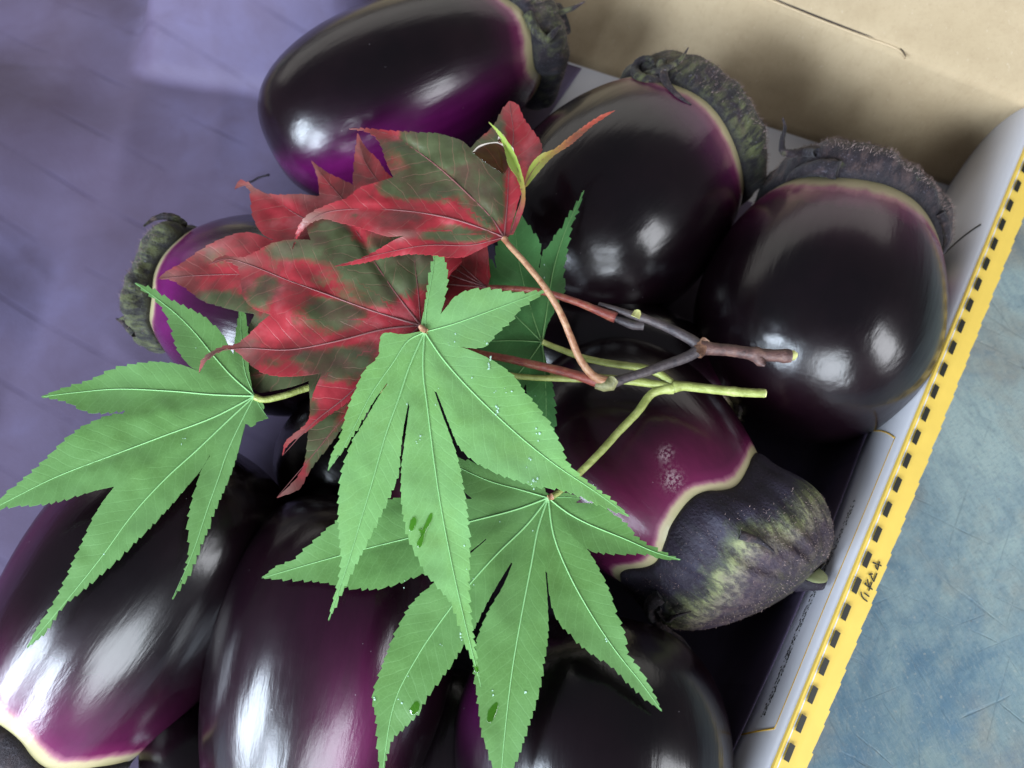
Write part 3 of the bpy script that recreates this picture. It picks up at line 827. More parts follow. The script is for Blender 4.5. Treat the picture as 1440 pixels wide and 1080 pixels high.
E['10'] = eggplant('added eggplant darkening the gap deep in the box below the lowest tip of the red leaves',
    (420, 590), (610, 740), 225, dz=.0, zc=.032, edge0=.9, amp=.03, cal=CAL_D, seed=47, fuzz=0)  # unseen fruit added to blacken the gap under the leaves
E['11'] = eggplant('added eggplant filling the dark gap low between the two bottom left eggplants',
    (250, 985), (330, 1230), 170, dz=.0, zc=.024, edge0=.9, amp=.03, cal=CAL_D, seed=51, fuzz=0)  # added filler that hides lit paper between the two fruits
E['12'] = eggplant('added eggplant filling the dark gap low under the lobe tips that run out at the bottom',
    (640, 940), (615, 1230), 180, dz=.0, zc=.024, edge0=.9, amp=.03, cal=CAL_D, seed=53, fuzz=0)  # added filler that keeps the bottom gap black
from mathutils.bvhtree import BVHTree
def px_tips(key, paths, mat):
    root = E[key][0]; mw = E[key][1]
    Vv, Ff = [], []
    for ob in [o for o in col.objects if o.parent == root and o.name.split('.')[0] in ('calyx', 'fruit_body')]:
        k = len(Vv); Vv += [mw @ v.co for v in ob.data.vertices]; Ff += [tuple(k + i for i in p.vertices) for p in ob.data.polygons]
    tree = BVHTree.FromPolygons(Vv, Ff); cam0 = Vector((0, 0, H))
    for path, r0 in paths:
        P3 = []; lastz = .06
        for x, y, lift in path:
            d = (at(x, y, 0) - cam0).normalized(); h = tree.ray_cast(cam0, d)[0]
            if h is not None: lastz = h.z
            p = at(x, y, lastz) if h is None else h
            P3.append(tuple(p - d * lift))
        c3 = catmull(P3, 6); m_ = len(c3)
        tv, tf = tube([Vector(p) for p in c3], [r0 * (1 - (i / (m_ - 1)) ** 1.5 * .82) for i in range(m_)], 9, wob=.12)
        so = obj('sepal_tip', tv, tf, mat, root); attr(so, 'rim', [.3] * len(tv))
px_tips('2', [([(930, 112, 0), (905, 112, .001), (893, 100, .003), (899, 86, .004), (914, 82, .003), (922, 92, .001)], .0026),
              ([(905, 108, .001), (925, 100, .003), (945, 92, .004), (959, 81, .005), (968, 67, .006)], .0018),
              ([(930, 88, .001), (932, 104, .0015), (940, 121, .0015), (955, 136, .001), (972, 148, 0)], .0022)], CAL_M)
px_tips('3', [([(1150, 215, 0), (1130, 214, .002), (1112, 216, .003), (1101, 212, .003), (1100, 196, .004), (1104, 180, .005), (1101, 166, .006)], .0021),
              ([(1180, 240, 0), (1150, 236, .001), (1120, 244, .001), (1106, 256, .001)], .0040),
              ([(1322, 300, 0), (1330, 318, .001), (1332, 338, .002), (1326, 355, .002)], .0020)], CAL_D)
px_tips('5', [([(1040, 752, .0), (1056, 757, .0004), (1070, 762, .001), (1088, 775, .003)], .0016),
              ([(930, 838, 0), (915, 850, .001), (918, 868, .001), (935, 886, .001), (955, 898, .001), (972, 914, .001)], .0026),
              ([(925, 856, .001), (938, 872, .002), (950, 866, .003), (972, 860, .003)], .0011)], CAL_D)
px_tips('4', [([(258, 318, 0), (246, 308, .001), (232, 304, .002), (216, 308, .002), (202, 318, .003)], .0022),
              ([(190, 470, 0), (175, 455, .001), (163, 448, .003)], .0018)], CAL_M)
px_tips('1', [([(742, 20, 0), (752, 40, .001), (768, 56, .002), (780, 44, .004), (788, 36, .005)], .0026)], CAL_M)
rt1, mw1, R1_, L1_ = E['1']
sc1 = catmull([tuple(at(378, 246, .022)), tuple(at(366, 249, .019)), tuple(at(352, 256, .018)), tuple(at(341, 258, .017)), tuple(at(333, 262, .017))], 5)
V, F = tube([Vector(p) for p in sc1], [.0006, .0006, .0005, .0005] + [.0005] * (len(sc1) - 8) + [.0006, .0009, .0010, .0007], 7, wob=.2)
obj('dried_style', V, F, mat_simple('dried_flower', (.02, .015, .02), .8, .3), rt1)
# ------------------------------------------------------------------ maple leaves
def resample(P, d):
    P = [np.array(p, float) for p in P]; out = [P[0]]; acc = 0
    seg = [np.linalg.norm(P[i + 1] - P[i]) for i in range(len(P) - 1)]; tot = sum(seg)
    n = max(2, int(round(tot / d))); cum = np.concatenate([[0], np.cumsum(seg)])
    for k in range(1, n + 1):
        s = tot * k / n; i = min(np.searchsorted(cum, s) - 1, len(P) - 2); i = max(i, 0)
        f = (s - cum[i]) / max(seg[i], 1e-9); out.append(P[i] * (1 - f) + P[i + 1] * f)
    return out
def serrate(path, out_sign, amp, step, rnd, to_tip):
    """path of px points; teeth lean towards the tip"""
    C = catmull(path, 6); Q = resample(C, 2.0); tot = len(Q) * 2.0
    nT = max(1, int(tot / step)); res = []
    marks = [0]; 
    while marks[-1] < len(Q) - 1: marks.append(marks[-1] + max(2, int(round(step / 2.0 * rnd.uniform(.7, 1.35)))))
    marks[-1] = len(Q) - 1
    for a, b in zip(marks[:-1], marks[1:]):
        A = rnd.uniform(.65, 1.25) * amp
        fr = a / len(Q); g = fr if to_tip else 1 - fr
        A *= min(1, .06 + 2.6 * max(0, g - .06)) * (1 if g < .9 else .55)
        for i in range(a, b):
            f = (i - a) / (b - a)
            h = f if to_tip else 1 - f
            prof_ = (h ** .8) * .95 + .05 * math.sin(h * 6.28)
            t = Q[min(i + 1, len(Q) - 1)] - Q[max(i - 1, 0)]; t = t / (np.linalg.norm(t) + 1e-9)
            n = np.array((t[1], -t[0])) * out_sign
            res.append(Q[i] + n * (A * (prof_ - .45)))
    return res
def seg_dist(px, py, A, B):
    d = B - A; L2 = (d ** 2).sum(); t = np.clip(((px - A[0]) * d[0] + (py - A[1]) * d[1]) / L2, 0, 1)
    x = A[0] + t * d[0]; y = A[1] + t * d[1]
    side = np.sign(d[0] * (py - A[1]) - d[1] * (px - A[0]))
    return np.hypot(px - x, py - y), t, side
def leaf(name, label, parent, base, lobes, mat, ribmat, z0, slope=(0, 0), droop=0.004, fold=.05, amp=5.0, step=14, seed=1, wav=.0012, ribr=.00030,
         rad=300, paint=None, grid_=5.0, sym=None, zextra=None, curl=0.0):
    """lobes: list of dict(a=path sinus->tip, b=path tip->next sinus, m=midrib path base->tip), in order round the outline"""
    rnd = random.Random(seed)
    outl = []
    # orientation of the outline decides which side teeth point to
    raw = []
    for lb in lobes: raw += lb['a'] + lb['b'][1:-1]
    area2 = sum(raw[i][0] * raw[(i + 1) % len(raw)][1] - raw[(i + 1) % len(raw)][0] * raw[i][1] for i in range(len(raw)))
    sg = 1 if area2 > 0 else -1
    for lb in lobes:
        A_ = lb.get('amp', amp)
        outl += serrate(lb['a'], sg, A_, lb.get('step', step), rnd, True)
        outl.append(np.array(lb['a'][-1], float))
        outl += serrate(lb['b'], sg, A_, lb.get('step', step), rnd, False)[1:]
    # drop near duplicates
    O2 = [outl[0]]
    for p in outl[1:]:
        if np.linalg.norm(p - O2[-1]) > .9: O2.append(p)
    if np.linalg.norm(O2[-1] - O2[0]) < .9: O2.pop()
    poly = np.array(O2)
    # interior grid points
    x0, y0 = poly.min(0); x1, y1 = poly.max(0)
    gx, gy = np.meshgrid(np.arange(x0, x1, grid_), np.arange(y0, y1, grid_)); gx = gx + (np.arange(gx.shape[0]) % 2)[:, None] * grid_ / 2
    gx = gx.ravel(); gy = gy.ravel()
    inside = np.zeros(len(gx), bool); md = np.full(len(gx), 1e9)
    n = len(poly)
    for i in range(n):
        a = poly[i]; b = poly[(i + 1) % n]
        c = ((a[1] > gy) != (b[1] > gy)) & (gx < (b[0] - a[0]) * (gy - a[1]) / (b[1] - a[1] + 1e-12) + a[0])
        inside ^= c
        md = np.minimum(md, seg_dist(gx, gy, a, b)[0])
    ok = inside & (md > 2.0)
    pts = [Vector((p[0], p[1])) for p in poly] + [Vector((x, y)) for x, y in zip(gx[ok], gy[ok])]
    edges = [(i, (i + 1) % n) for i in range(n)]
    vo, _, fo, _, _, _ = delaunay_2d_cdt(pts, edges, [], 1, 1e-4)
    PX = np.array([v.x for v in vo]); PY = np.array([v.y for v in vo])
    # nearest midrib, distance along it
    ribs = [resample(catmull([base] + lb['m'] + [lb['a'][-1]], 6), 8.0) for lb in lobes]
    tot = [len(r) * 8.0 for r in ribs]
    def ribinfo(px, py):
        px = np.asarray(px, float); py = np.asarray(py, float)
        bd = np.full(px.shape, 1e9); al = np.zeros(px.shape); sdn = np.zeros(px.shape)
        for r in ribs:
            for i in range(len(r) - 1):
                d, t, s = seg_dist(px, py, r[i], r[i + 1])
                m = d < bd - 1e-6
                bd = np.where(m, d, bd); al = np.where(m, (i + t) * 8.0, al); sdn = np.where(m, s, sdn)
        return bd, al, sdn
    def zf(px, py, info=None):
        px = np.asarray(px, float); py = np.asarray(py, float)
        bd, al, s = ribinfo(px, py) if info is None else info
        dx = px - base[0]; dy = py - base[1]; r = np.hypot(dx, dy)
        z = z0 + slope[0] * dx * 1e-4 + slope[1] * dy * 1e-4 - droop * (r / rad) ** 2
        z = z + fold * np.minimum(bd, 40) * 2.6e-4 * (1 - np.exp(-r / 40))
        z = z + wav * (vnoise(px, py, .018, seed) * 2 + vnoise(px, py, .045, seed + 5)) * np.minimum(1, bd / 12 + .15)
        z = z + curl * smooth(.75, 1.1, r / rad)
        if zextra is not None: z = z + zextra(px, py)
        return z
    info = ribinfo(PX, PY)
    Z = zf(PX, PY, info)
    V = [at(x, y, z) for x, y, z in zip(PX, PY, Z)]
    # faces must look up
    F = []
    for f in fo:
        f = tuple(f)
        a, b, c = V[f[0]], V[f[1]], V[f[2]]
        F.append(f if (b - a).cross(c - a).z > 0 else f[::-1])
    # two separate shells and a rim, so that the edge stays crisp under smooth shading
    nv = len(V); th = Vector((0, 0, -.00026))
    cnt = {}
    for f in F:
        for k in range(len(f)):
            a_, b_ = f[k], f[(k + 1) % len(f)]; cnt[(a_, b_)] = True
    rimE = [e for e in cnt if (e[1], e[0]) not in cnt]
    V2 = V + [v + th for v in V]; F2 = F + [tuple(nv + i for i in reversed(f)) for f in F]; src = list(range(nv)) * 2
    for a_, b_ in rimE:
        k = len(V2); V2 += [V[a_], V[b_], V[b_] + th, V[a_] + th]; src += [a_, b_, b_, a_]; F2.append((k + 1, k, k + 3, k + 2))
    o = obj(name, V2, F2, mat, parent)
    if label: o['label'] = label
    src = np.array(src)
    attr(o, 'along', (info[1] / 100.0)[src]); attr(o, 'side', (info[0] * info[2] / 100.0)[src])
    if paint:
        for k, fn in paint.items(): attr(o, k, fn(PX, PY, info)[src])
    for lb, r in zip(lobes, ribs):
        rr = np.array(r); zz = zf(rr[:, 0], rr[:, 1])
        P3 = [at(x, y, z + .00008) for (x, y), z in zip(rr, zz)]
        m_ = len(P3); w = lb.get('rib', 1.0)
        tv, tf = tube(P3, [ribr * w * (1 - .78 * i / (m_ - 1)) for i in range(m_)], 6)
        obj('midrib', tv, tf, ribmat, o)
    return o, zf
def blobs(spec, base=0.0):
    def fn(PX, PY, info):
        v = np.full(PX.shape, base)
        for (x, y, rx, ry, s) in spec:
            v = v + s * np.exp(-((PX - x) / rx) ** 2 - ((PY - y) / ry) ** 2)
        return np.clip(v, 0, 1)
    return fn
const = lambda c: (lambda PX, PY, info: np.full(PX.shape, c))

green = tag(empty('maple_sprig', tuple(at(1075, 553, .098))), 'sprig of light green maple leaves on a forked yellow green stem', 'maple sprig')
redsp = tag(empty('maple_sprig', tuple(at(1118, 500, .103))), 'sprig of red and olive maple leaves on a knobbly brown twig', 'maple sprig')

# G1, the largest green leaf on top
ZG1 = .1165
b = (597, 467)
G1 = [
 dict(a=[(592, 455), (597, 430), (602, 393), (608, 365), (613, 337)], b=[(613, 337), (623, 360), (629, 383), (628, 403), (623, 430), (619, 442)], m=[(600, 430), (608, 385)], rib=.6),
 dict(a=[(619, 442), (627, 433), (640, 417), (662, 407), (693, 406), (717, 410), (742, 411), (770, 407)], b=[(770, 407), (752, 420), (732, 433), (720, 450), (703, 464), (683, 486), (665, 489), (646, 487)], m=[(640, 455), (690, 437), (735, 420)], rib=.7),
 dict(a=[(646, 487), (673, 497), (700, 511), (723, 529), (737, 549), (755, 570), (775, 598), (790, 627), (800, 652), (830, 680), (858, 700), (885, 726)],
      b=[(885, 726), (862, 718), (834, 706), (806, 694), (783, 687), (753, 684), (727, 675), (703, 667), (680, 656), (660, 643), (644, 625), (633, 600), (624, 577), (613, 549)], m=[(627, 510), (673, 560), (730, 613), (780, 653), (835, 690)]),
 dict(a=[(611, 550), (621, 580), (633, 612), (644, 645), (652, 685), (658, 725), (661, 765), (660, 815), (662, 860), (668, 905), (672, 938), (677, 967)],
      b=[(677, 967), (665, 930), (653, 903), (646, 880), (634, 848), (614, 823), (600, 808), (588, 785), (575, 758), (567, 722), (564, 693), (565, 655), (569, 622), (576, 569)], m=[(595, 520), (602, 580), (612, 660), (624, 735), (640, 815), (658, 893)]),
 dict(a=[(574, 567), (567, 605), (563, 640), (561, 665), (552, 690), (539, 718), (520, 757), (503, 790), (487, 822), (474, 848), (462, 873)],
      b=[(462, 873), (467, 850), (475, 820), (480, 787), (477, 747), (476, 713), (479, 672), (486, 645), (497, 618), (514, 590), (530, 562), (546, 538)], m=[(576, 515), (561, 560), (543, 610), (525, 673), (508, 730), (490, 790)]),
 dict(a=[(544, 539), (527, 562), (511, 589), (497, 612), (484, 632), (472, 646), (461, 662)],
      b=[(461, 662), (466, 640), (478, 615), (488, 578), (499, 550), (512, 522), (527, 507), (533, 498), (534, 480), (541, 468), (567, 470), (592, 466)], m=[(573, 480), (553, 510), (523, 553), (500, 597), (478, 638)], rib=.8, amp=3.5)]
l1, zg1 = leaf('leaf', 'largest light green leaf, lying on top of the others', green, b, G1, G_BRIGHT, RIB_G, ZG1, droop=.004, fold=.08, seed=2, rad=400, wav=.00035)

# G2, left leaf
b = (358, 557)
G2 = [
 dict(a=[(280, 523), (265, 513), (248, 490), (240, 463), (233, 443), (220, 424), (203, 410), (190, 398)], b=[(190, 398), (213, 406), (233, 418), (263, 433), (283, 443), (300, 457), (313, 470), (321, 485), (328, 498)], m=[(327, 530), (300, 500), (273, 467), (240, 435)]),
 dict(a=[(328, 498), (330, 477), (333, 457), (336, 437), (339, 417)], b=[(339, 417), (344, 440), (348, 460), (349, 490), (350, 520), (356, 553)], m=[(344, 520), (339, 463)], rib=.5, amp=2.5),
 dict(a=[(364, 558), (371, 570), (371, 580), (377, 588)], b=[(377, 588), (363, 592), (354, 600), (346, 595)], m=[(366, 572)], rib=.4, amp=2.5, step=9),
 dict(a=[(345, 596), (340, 615), (333, 642), (323, 671), (310, 701), (301, 722), (293, 744), (283, 768), (267, 807), (242, 843)], b=[(242, 843), (253, 822), (263, 793), (266, 763), (264, 737), (268, 712), (276, 683), (284, 660), (296, 640)], m=[(336, 600), (320, 635), (307, 673), (292, 715), (270, 780)], rib=.8),
 dict(a=[(295, 640), (283, 660), (263, 684), (247, 703), (230, 722), (210, 743), (190, 763), (168, 785), (140, 810), (113, 833), (87, 855), (65, 888), (38, 911)], b=[(38, 911), (53, 882), (73, 852), (90, 820), (103, 790), (117, 760), (130, 730), (145, 705), (161, 684)], m=[(320, 592), (277, 633), (233, 673), (187, 723), (143, 783), (95, 843)]),
 dict(a=[(160, 684), (133, 690), (107, 698), (83, 705), (57, 710), (23, 712), (-14, 718)], b=[(-14, 718), (10, 692), (22, 683), (47, 662), (70, 640), (90, 620), (110, 604), (133, 592), (155, 584), (185, 580), (215, 579), (268, 575)], m=[(300, 587), (233, 612), (167, 637), (83, 669), (20, 700)]),
 dict(a=[(266, 572), (215, 574), (185, 577), (157, 580), (133, 581), (113, 576), (98, 567), (80, 562), (58, 558)], b=[(58, 558), (80, 549), (107, 541), (133, 532), (152, 522), (173, 515), (213, 509), (233, 510), (255, 513), (281, 523)], m=[(300, 555), (240, 550), (167, 547), (107, 552)]),
]
# keep the outline going one way round
G2 = [G2[0], G2[1], G2[2], G2[3], G2[4], G2[5], G2[6]]
l2, zg2 = leaf('leaf', 'green leaf at left reaching over the purple paper', green, b, G2, G_MID, RIB_G, .1030, slope=(-.05, -.03), droop=.005, fold=.12, seed=4, rad=400, wav=.0005)

# G3, lower right leaf
b = (771, 700)
G3 = [
 dict(a=[(664, 701), (630, 672), (600, 650), (585, 630)], b=[(585, 630), (630, 640), (680, 655), (720, 668), (761, 682), (768, 694)], m=[(733, 689), (684, 675), (630, 650)], rib=.8),
 dict(a=[(778, 697), (795, 693), (806, 696), (817, 701)], b=[(817, 701), (810, 706), (812, 708)], m=[(795, 699)], rib=.4, amp=2),
 dict(a=[(812, 707), (843, 709), (859, 720), (883, 738), (896, 755), (928, 774), (957, 787)], b=[(957, 787), (932, 786), (908, 779), (871, 779), (847, 777), (826, 772), (795, 744)], m=[(798, 721), (830, 738), (879, 758), (920, 776)]),
 dict(a=[(793, 745), (822, 768), (836, 788), (848, 811), (859, 836), (868, 864), (880, 895), (883, 918), (900, 941), (918, 972), (931, 1000)], b=[(931, 1000), (908, 983), (883, 960), (859, 936), (830, 918), (806, 896), (783, 870), (773, 838), (769, 803)], m=[(779, 754), (802, 811), (834, 868), (867, 917), (900, 958)]),
 dict(a=[(767, 803), (770, 844), (771, 893), (765, 935), (760, 965), (752, 996), (738, 1038), (726, 1072), (703, 1112)], b=[(703, 1112), (694, 1082), (684, 1050), (677, 1028), (672, 985), (667, 945), (670, 905), (677, 882), (689, 856), (708, 823), (721, 791)], m=[(757, 742), (747, 795), (733, 868), (720, 945), (710, 1030)]),
 dict(a=[(719, 791), (704, 815), (685, 848), (667, 884), (651, 910), (631, 941), (603, 978), (588, 1004), (568, 1025), (550, 1045), (536, 1100)], b=[(536, 1100), (531, 1050), (529, 1010), (524, 982), (533, 950), (546, 915), (561, 880), (580, 848), (603, 826), (635, 800), (663, 777), (685, 758)], m=[(741, 738), (700, 778), (663, 819), (627, 864), (586, 925), (553, 994)]),
 dict(a=[(684, 757), (661, 775), (625, 796), (593, 808), (572, 816), (547, 825), (520, 829), (490, 827), (460, 820), (425, 817), (396, 815), (368, 813)], b=[(368, 813), (388, 797), (410, 789), (427, 774), (450, 753), (473, 734), (515, 712), (560, 700), (610, 697), (663, 702)], m=[(724, 717), (659, 734), (585, 754), (513, 772), (440, 792)]),
]
l3, zg3 = leaf('leaf', 'green leaf at the bottom with lobes running out of the picture', green, b, G3, G_MID, RIB_G, .1045, slope=(0, -.05), droop=.006, fold=.11, seed=6, rad=400, wav=.0004)

# G4, deep green leaf behind, its midribs darker too
b = (762, 481)
G4 = [
 dict(a=[(757, 388), (763, 355), (772, 345), (781, 329), (791, 318), (800, 300), (810, 287), (821, 268)], b=[(821, 268), (814, 292), (805, 312), (800, 337), (796, 360), (792, 385), (795, 402), (789, 418), (778, 440), (769, 459), (765, 476)], m=[(770, 430), (778, 380), (795, 325)]),
 dict(a=[(764, 490), (771, 518), (778, 545), (781, 572), (782, 596), (777, 615), (765, 650)], b=[(765, 650), (752, 615), (742, 575), (740, 540)], m=[(766, 520), (768, 580)], rib=.8),
 dict(a=[(739, 540), (722, 575), (700, 595), (672, 612), (645, 625)], b=[(645, 625), (655, 590), (672, 555), (700, 530)], m=[(740, 512), (700, 560)], rib=.8),
 dict(a=[(699, 529), (660, 530), (620, 515), (590, 490)], b=[(590, 490), (620, 462), (655, 448), (692, 440)], m=[(720, 479), (660, 482)], rib=.8),
 dict(a=[(691, 439), (650, 425), (625, 400), (612, 360)], b=[(612, 360), (640, 358), (677, 357), (694, 370), (705, 398)], m=[(720, 440), (670, 400)], rib=.8),
 dict(a=[(704, 399), (697, 374), (698, 345), (712, 322), (722, 292)], b=[(722, 292), (738, 310), (750, 327), (760, 345), (757, 389)], m=[(748, 440), (730, 370)], rib=.8),
]
l4, zg4 = leaf('leaf', 'deep green leaf lying behind the petioles', green, b, G4, G_DEEP, RIB_D, .1000, slope=(0, 0), droop=.002, fold=.15, seed=8, rad=200, wav=.0015)

# ---- red leaves
olR1 = blobs([(600, 205, 60, 24, 1.3), (650, 235, 52, 38, 1.4), (690, 290, 26, 36, 1.2), (600, 255, 50, 22, 1.0), (560, 262, 30, 14, .8), (650, 335, 40, 12, .8), (610, 330, 22, 10, .5), (700, 175, 12, 26, .6), (708, 225, 16, 16, .5), (540, 303, 26, 8, .45), (640, 318, 20, 10, .5), (495, 300, 14, 9, .4)])
dryR1 = blobs([(440, 306, 34, 14, .9), (500, 182, 24, 8, .5), (565, 330, 26, 5, .7), (715, 150, 12, 10, .3)])
def tail(zz):    # lifted curling tips
    return lambda px, py: sum(h * np.exp(-((px - x) / r) ** 2 - ((py - y) / r) ** 2) for x, y, r, h in zz)
b = (709, 334)
R1 = [
 dict(a=[(553, 249), (540, 253), (523, 258), (505, 264), (488, 278), (470, 284), (450, 292), (430, 304), (418, 322), (411, 350)], b=[(411, 350), (422, 328), (437, 313), (455, 307), (475, 312), (497, 317), (520, 324), (545, 332), (568, 331)], m=[(680, 322), (633, 307), (573, 297), (510, 294), (455, 300), (420, 325)], amp=2.2),
 dict(a=[(570, 331), (553, 338), (533, 350), (507, 363), (471, 374)], b=[(471, 374), (507, 370), (540, 362), (575, 357), (607, 358), (628, 361), (652, 361), (670, 353), (690, 343), (706, 336)], m=[(660, 345), (600, 345), (540, 356)], amp=2.2, rib=.5),
 dict(a=[(716, 332), (719, 318), (725, 298), (731, 277), (741, 254), (752, 236), (760, 218), (762, 203), (750, 184), (738, 168), (728, 147), (716, 142)], b=[(716, 142), (706, 155), (693, 178), (673, 196), (661, 209)], m=[(713, 290), (716, 240), (722, 190)], amp=2.6),
 dict(a=[(661, 208), (650, 198), (633, 192), (613, 187), (590, 186), (560, 184), (533, 182), (513, 180), (491, 181)], b=[(491, 181), (510, 183), (527, 191), (537, 207), (543, 227), (553, 249)], m=[(690, 305), (655, 270), (620, 238), (580, 208), (545, 188)], amp=3.0),
]
l5, zr1 = leaf('leaf', 'upper red leaf with an olive green top lobe and a wet shiny patch', redsp, b, [R1[0], R1[1], R1[2], R1[3]], RED, RIB_R, .1175, droop=.002, fold=.12, seed=10, rad=280, step=10, wav=.0016, ribr=.00034,
    paint=dict(olive=olR1, dry=dryR1, lime=const(0.0)), zextra=tail([(415, 335, 22, -.006), (500, 180, 20, .003)]))
# its two narrow basal lobes, lime to orange, edge-on
def limeA(PX, PY, info): return np.clip((300 - PY) / 60, 0, 1) * .95
def limeB(PX, PY, info): return np.clip(1 - (PX - 745) / 70, .12, 1) * np.clip((PX - 733) / 12, 0, 1) * .9
bb = (718, 328)
N1 = [dict(a=[(716, 330), (725, 303), (733, 275), (727, 250), (715, 232), (709, 208), (701, 190), (687, 171)], b=[(687, 171), (704, 186), (721, 210), (731, 234), (738, 262), (738, 287), (731, 309), (721, 331)], m=[(731, 290), (733, 260), (720, 220)], amp=1.0, rib=.6)]
leaf('leaf_lobe', 'narrow lime green basal lobe', redsp, bb, N1, RED, RIB_R, .1205, droop=-.003, fold=.9, seed=14, rad=150, wav=.0005, ribr=.0003, paint=dict(olive=const(0.0), dry=const(0.0), lime=limeA), grid_=3.5)
bb = (736, 262)
N2 = [dict(a=[(735, 266), (739, 250), (746, 232), (760, 217), (780, 209), (800, 193), (827, 173), (847, 161), (865, 155)], b=[(865, 155), (848, 166), (832, 177), (806, 200), (778, 219), (757, 242), (741, 262)], m=[(757, 230), (790, 205), (830, 175)], amp=1.6, step=9, rib=.5)]
leaf('leaf_lobe', 'narrow serrated basal lobe, green turning orange at the tip', redsp, bb, N2, RED, RIB_R, .1200, droop=-.004, fold=.7, seed=15, rad=150, wav=.0005, ribr=.0003, paint=dict(olive=const(0.0), dry=const(0.0), lime=limeB), grid_=3.5)

olR2 = blobs([(465, 335, 36, 30, 1.2), (505, 370, 30, 24, 1.1), (540, 400, 40, 30, 1.1), (470, 440, 48, 26, 1.1), (480, 512, 46, 24, 1.1), (585, 375, 30, 34, 1.1), (555, 350, 30, 24, .9), (360, 420, 22, 18, .9), (380, 390, 26, 16, .6), (410, 352, 46, 16, .8), (450, 395, 26, 12, .4), (425, 500, 16, 10, .5), (380, 510, 18, 12, .5), (440, 575, 12, 20, .7), (500, 550, 14, 12, .5), (350, 485, 12, 10, .4)])
dryR2 = blobs([(335, 368, 30, 10, .9), (345, 487, 18, 20, .55), (300, 500, 30, 22, .9), (400, 350, 30, 14, .3), (415, 615, 20, 20, .5), (590, 365, 30, 10, .3)])
b = (592, 458)
R2 = [
 dict(a=[(437, 338), (431, 320), (434, 306), (455, 292)], b=[(455, 292), (490, 296), (530, 305), (560, 322)], m=[(557, 413), (523, 363), (498, 322)], amp=1.5),
 dict(a=[(560, 322), (575, 318), (590, 305)], b=[(590, 305), (615, 325), (649, 362), (633, 386), (620, 410), (598, 455)], m=[(588, 410), (583, 357)], amp=1.5, rib=.6),
 dict(a=[(588, 462), (560, 480), (533, 510), (513, 538), (490, 565), (467, 581), (448, 594), (424, 612), (405, 625), (397, 641)], b=[(397, 641), (401, 622), (415, 609), (432, 594), (437, 575), (440, 555), (453, 524)], m=[(540, 505), (490, 555), (440, 595)], amp=2.0),
 dict(a=[(453, 524), (427, 528), (393, 529), (367, 523), (347, 508), (332, 494), (318, 491), (301, 499), (287, 511), (280, 524)], b=[(280, 524), (283, 508), (298, 494), (318, 486), (332, 484), (348, 472), (367, 453), (381, 442)], m=[(540, 463), (473, 480), (407, 492), (345, 490), (300, 497)], amp=2.4),
 dict(a=[(380, 442), (357, 434), (342, 418), (339, 400), (337, 386), (333, 374), (314, 367), (293, 372)], b=[(293, 372), (313, 360), (340, 362), (360, 354), (380, 343), (407, 337), (437, 337)], m=[(523, 437), (457, 413), (407, 395), (360, 376), (320, 364)], amp=2.6),
]
l6, zr2 = leaf('leaf', 'blotched red and olive leaf in the middle, its tips curled into tails', redsp, b, R2, RED, RIB_R, .1110, droop=.003, fold=.10, seed=16, rad=300, wav=.0015, ribr=.00036,
    paint=dict(olive=olR2, dry=dryR2, lime=const(0.0)), zextra=tail([(290, 510, 26, .004), (300, 370, 26, .003)]))

olR3 = blobs([(400, 310, 30, 14, .35), (300, 360, 30, 14, .4), (300, 420, 40, 14, .6), (440, 640, 26, 26, .9), (340, 470, 80, 50, .9), (400, 540, 80, 30, 1.0), (460, 600, 40, 30, .8)])
dryR3 = blobs([(360, 262, 30, 12, .8), (440, 240, 12, 16, .7), (505, 200, 10, 30, .4), (290, 350, 50, 16, .45), (235, 388, 20, 8, .8), (400, 690, 22, 14, .6), (420, 275, 30, 8, .5)])
b = (684, 404)
R3 = [
 dict(a=[(560, 300), (535, 280), (499, 262), (497, 240), (499, 213), (503, 187)], b=[(503, 187), (514, 207), (531, 224), (547, 246), (580, 262), (640, 290), (680, 330), (690, 390)], m=[(600, 330), (540, 265), (512, 225)], rib=.7, amp=2),
 dict(a=[(684, 412), (640, 470), (560, 530), (500, 575), (480, 603), (463, 627), (444, 650), (431, 670), (420, 688), (389, 700)], b=[(389, 700), (403, 687), (419, 670), (429, 647), (433, 612), (436, 575), (434, 536)], m=[(600, 480), (500, 570), (440, 640)], amp=2),
 dict(a=[(434, 535), (412, 543), (385, 549), (362, 551), (345, 530)], b=[(345, 530), (338, 500), (345, 470), (358, 442)], m=[(600, 450), (470, 490), (390, 520)], rib=.6, amp=1),
 dict(a=[(357, 441), (333, 437), (307, 430), (283, 422), (263, 407), (241, 394), (223, 392)], b=[(223, 392), (232, 383), (257, 369), (280, 353), (300, 341), (327, 330), (353, 327), (384, 338)], m=[(560, 395), (430, 388), (335, 386), (270, 388)], amp=2.4),
 dict(a=[(385, 337), (372, 331), (361, 318), (354, 300), (352, 280), (350, 266), (341, 261), (330, 266)], b=[(330, 266), (336, 254), (347, 256), (360, 265), (375, 272), (395, 274), (423, 273), (448, 276)], m=[(600, 375), (500, 335), (427, 307), (385, 280), (350, 261)], amp=2.6),
 dict(a=[(449, 275), (447, 253), (443, 240), (438, 226)], b=[(438, 226), (455, 239), (473, 249), (498, 261), (530, 285), (560, 301)], m=[(600, 355), (510, 305), (460, 255)], rib=.7, amp=2),
]
l7, zr3 = leaf('leaf', 'lowest red leaf, partly hidden, pink lobes pointing left and a dark lobe pointing down', redsp, b, R3, RED, RIB_R, .1045, droop=.005, fold=.12, seed=18, rad=420, wav=.0015, ribr=.00032,
    paint=dict(olive=olR3, dry=dryR3, lime=const(0.0)))

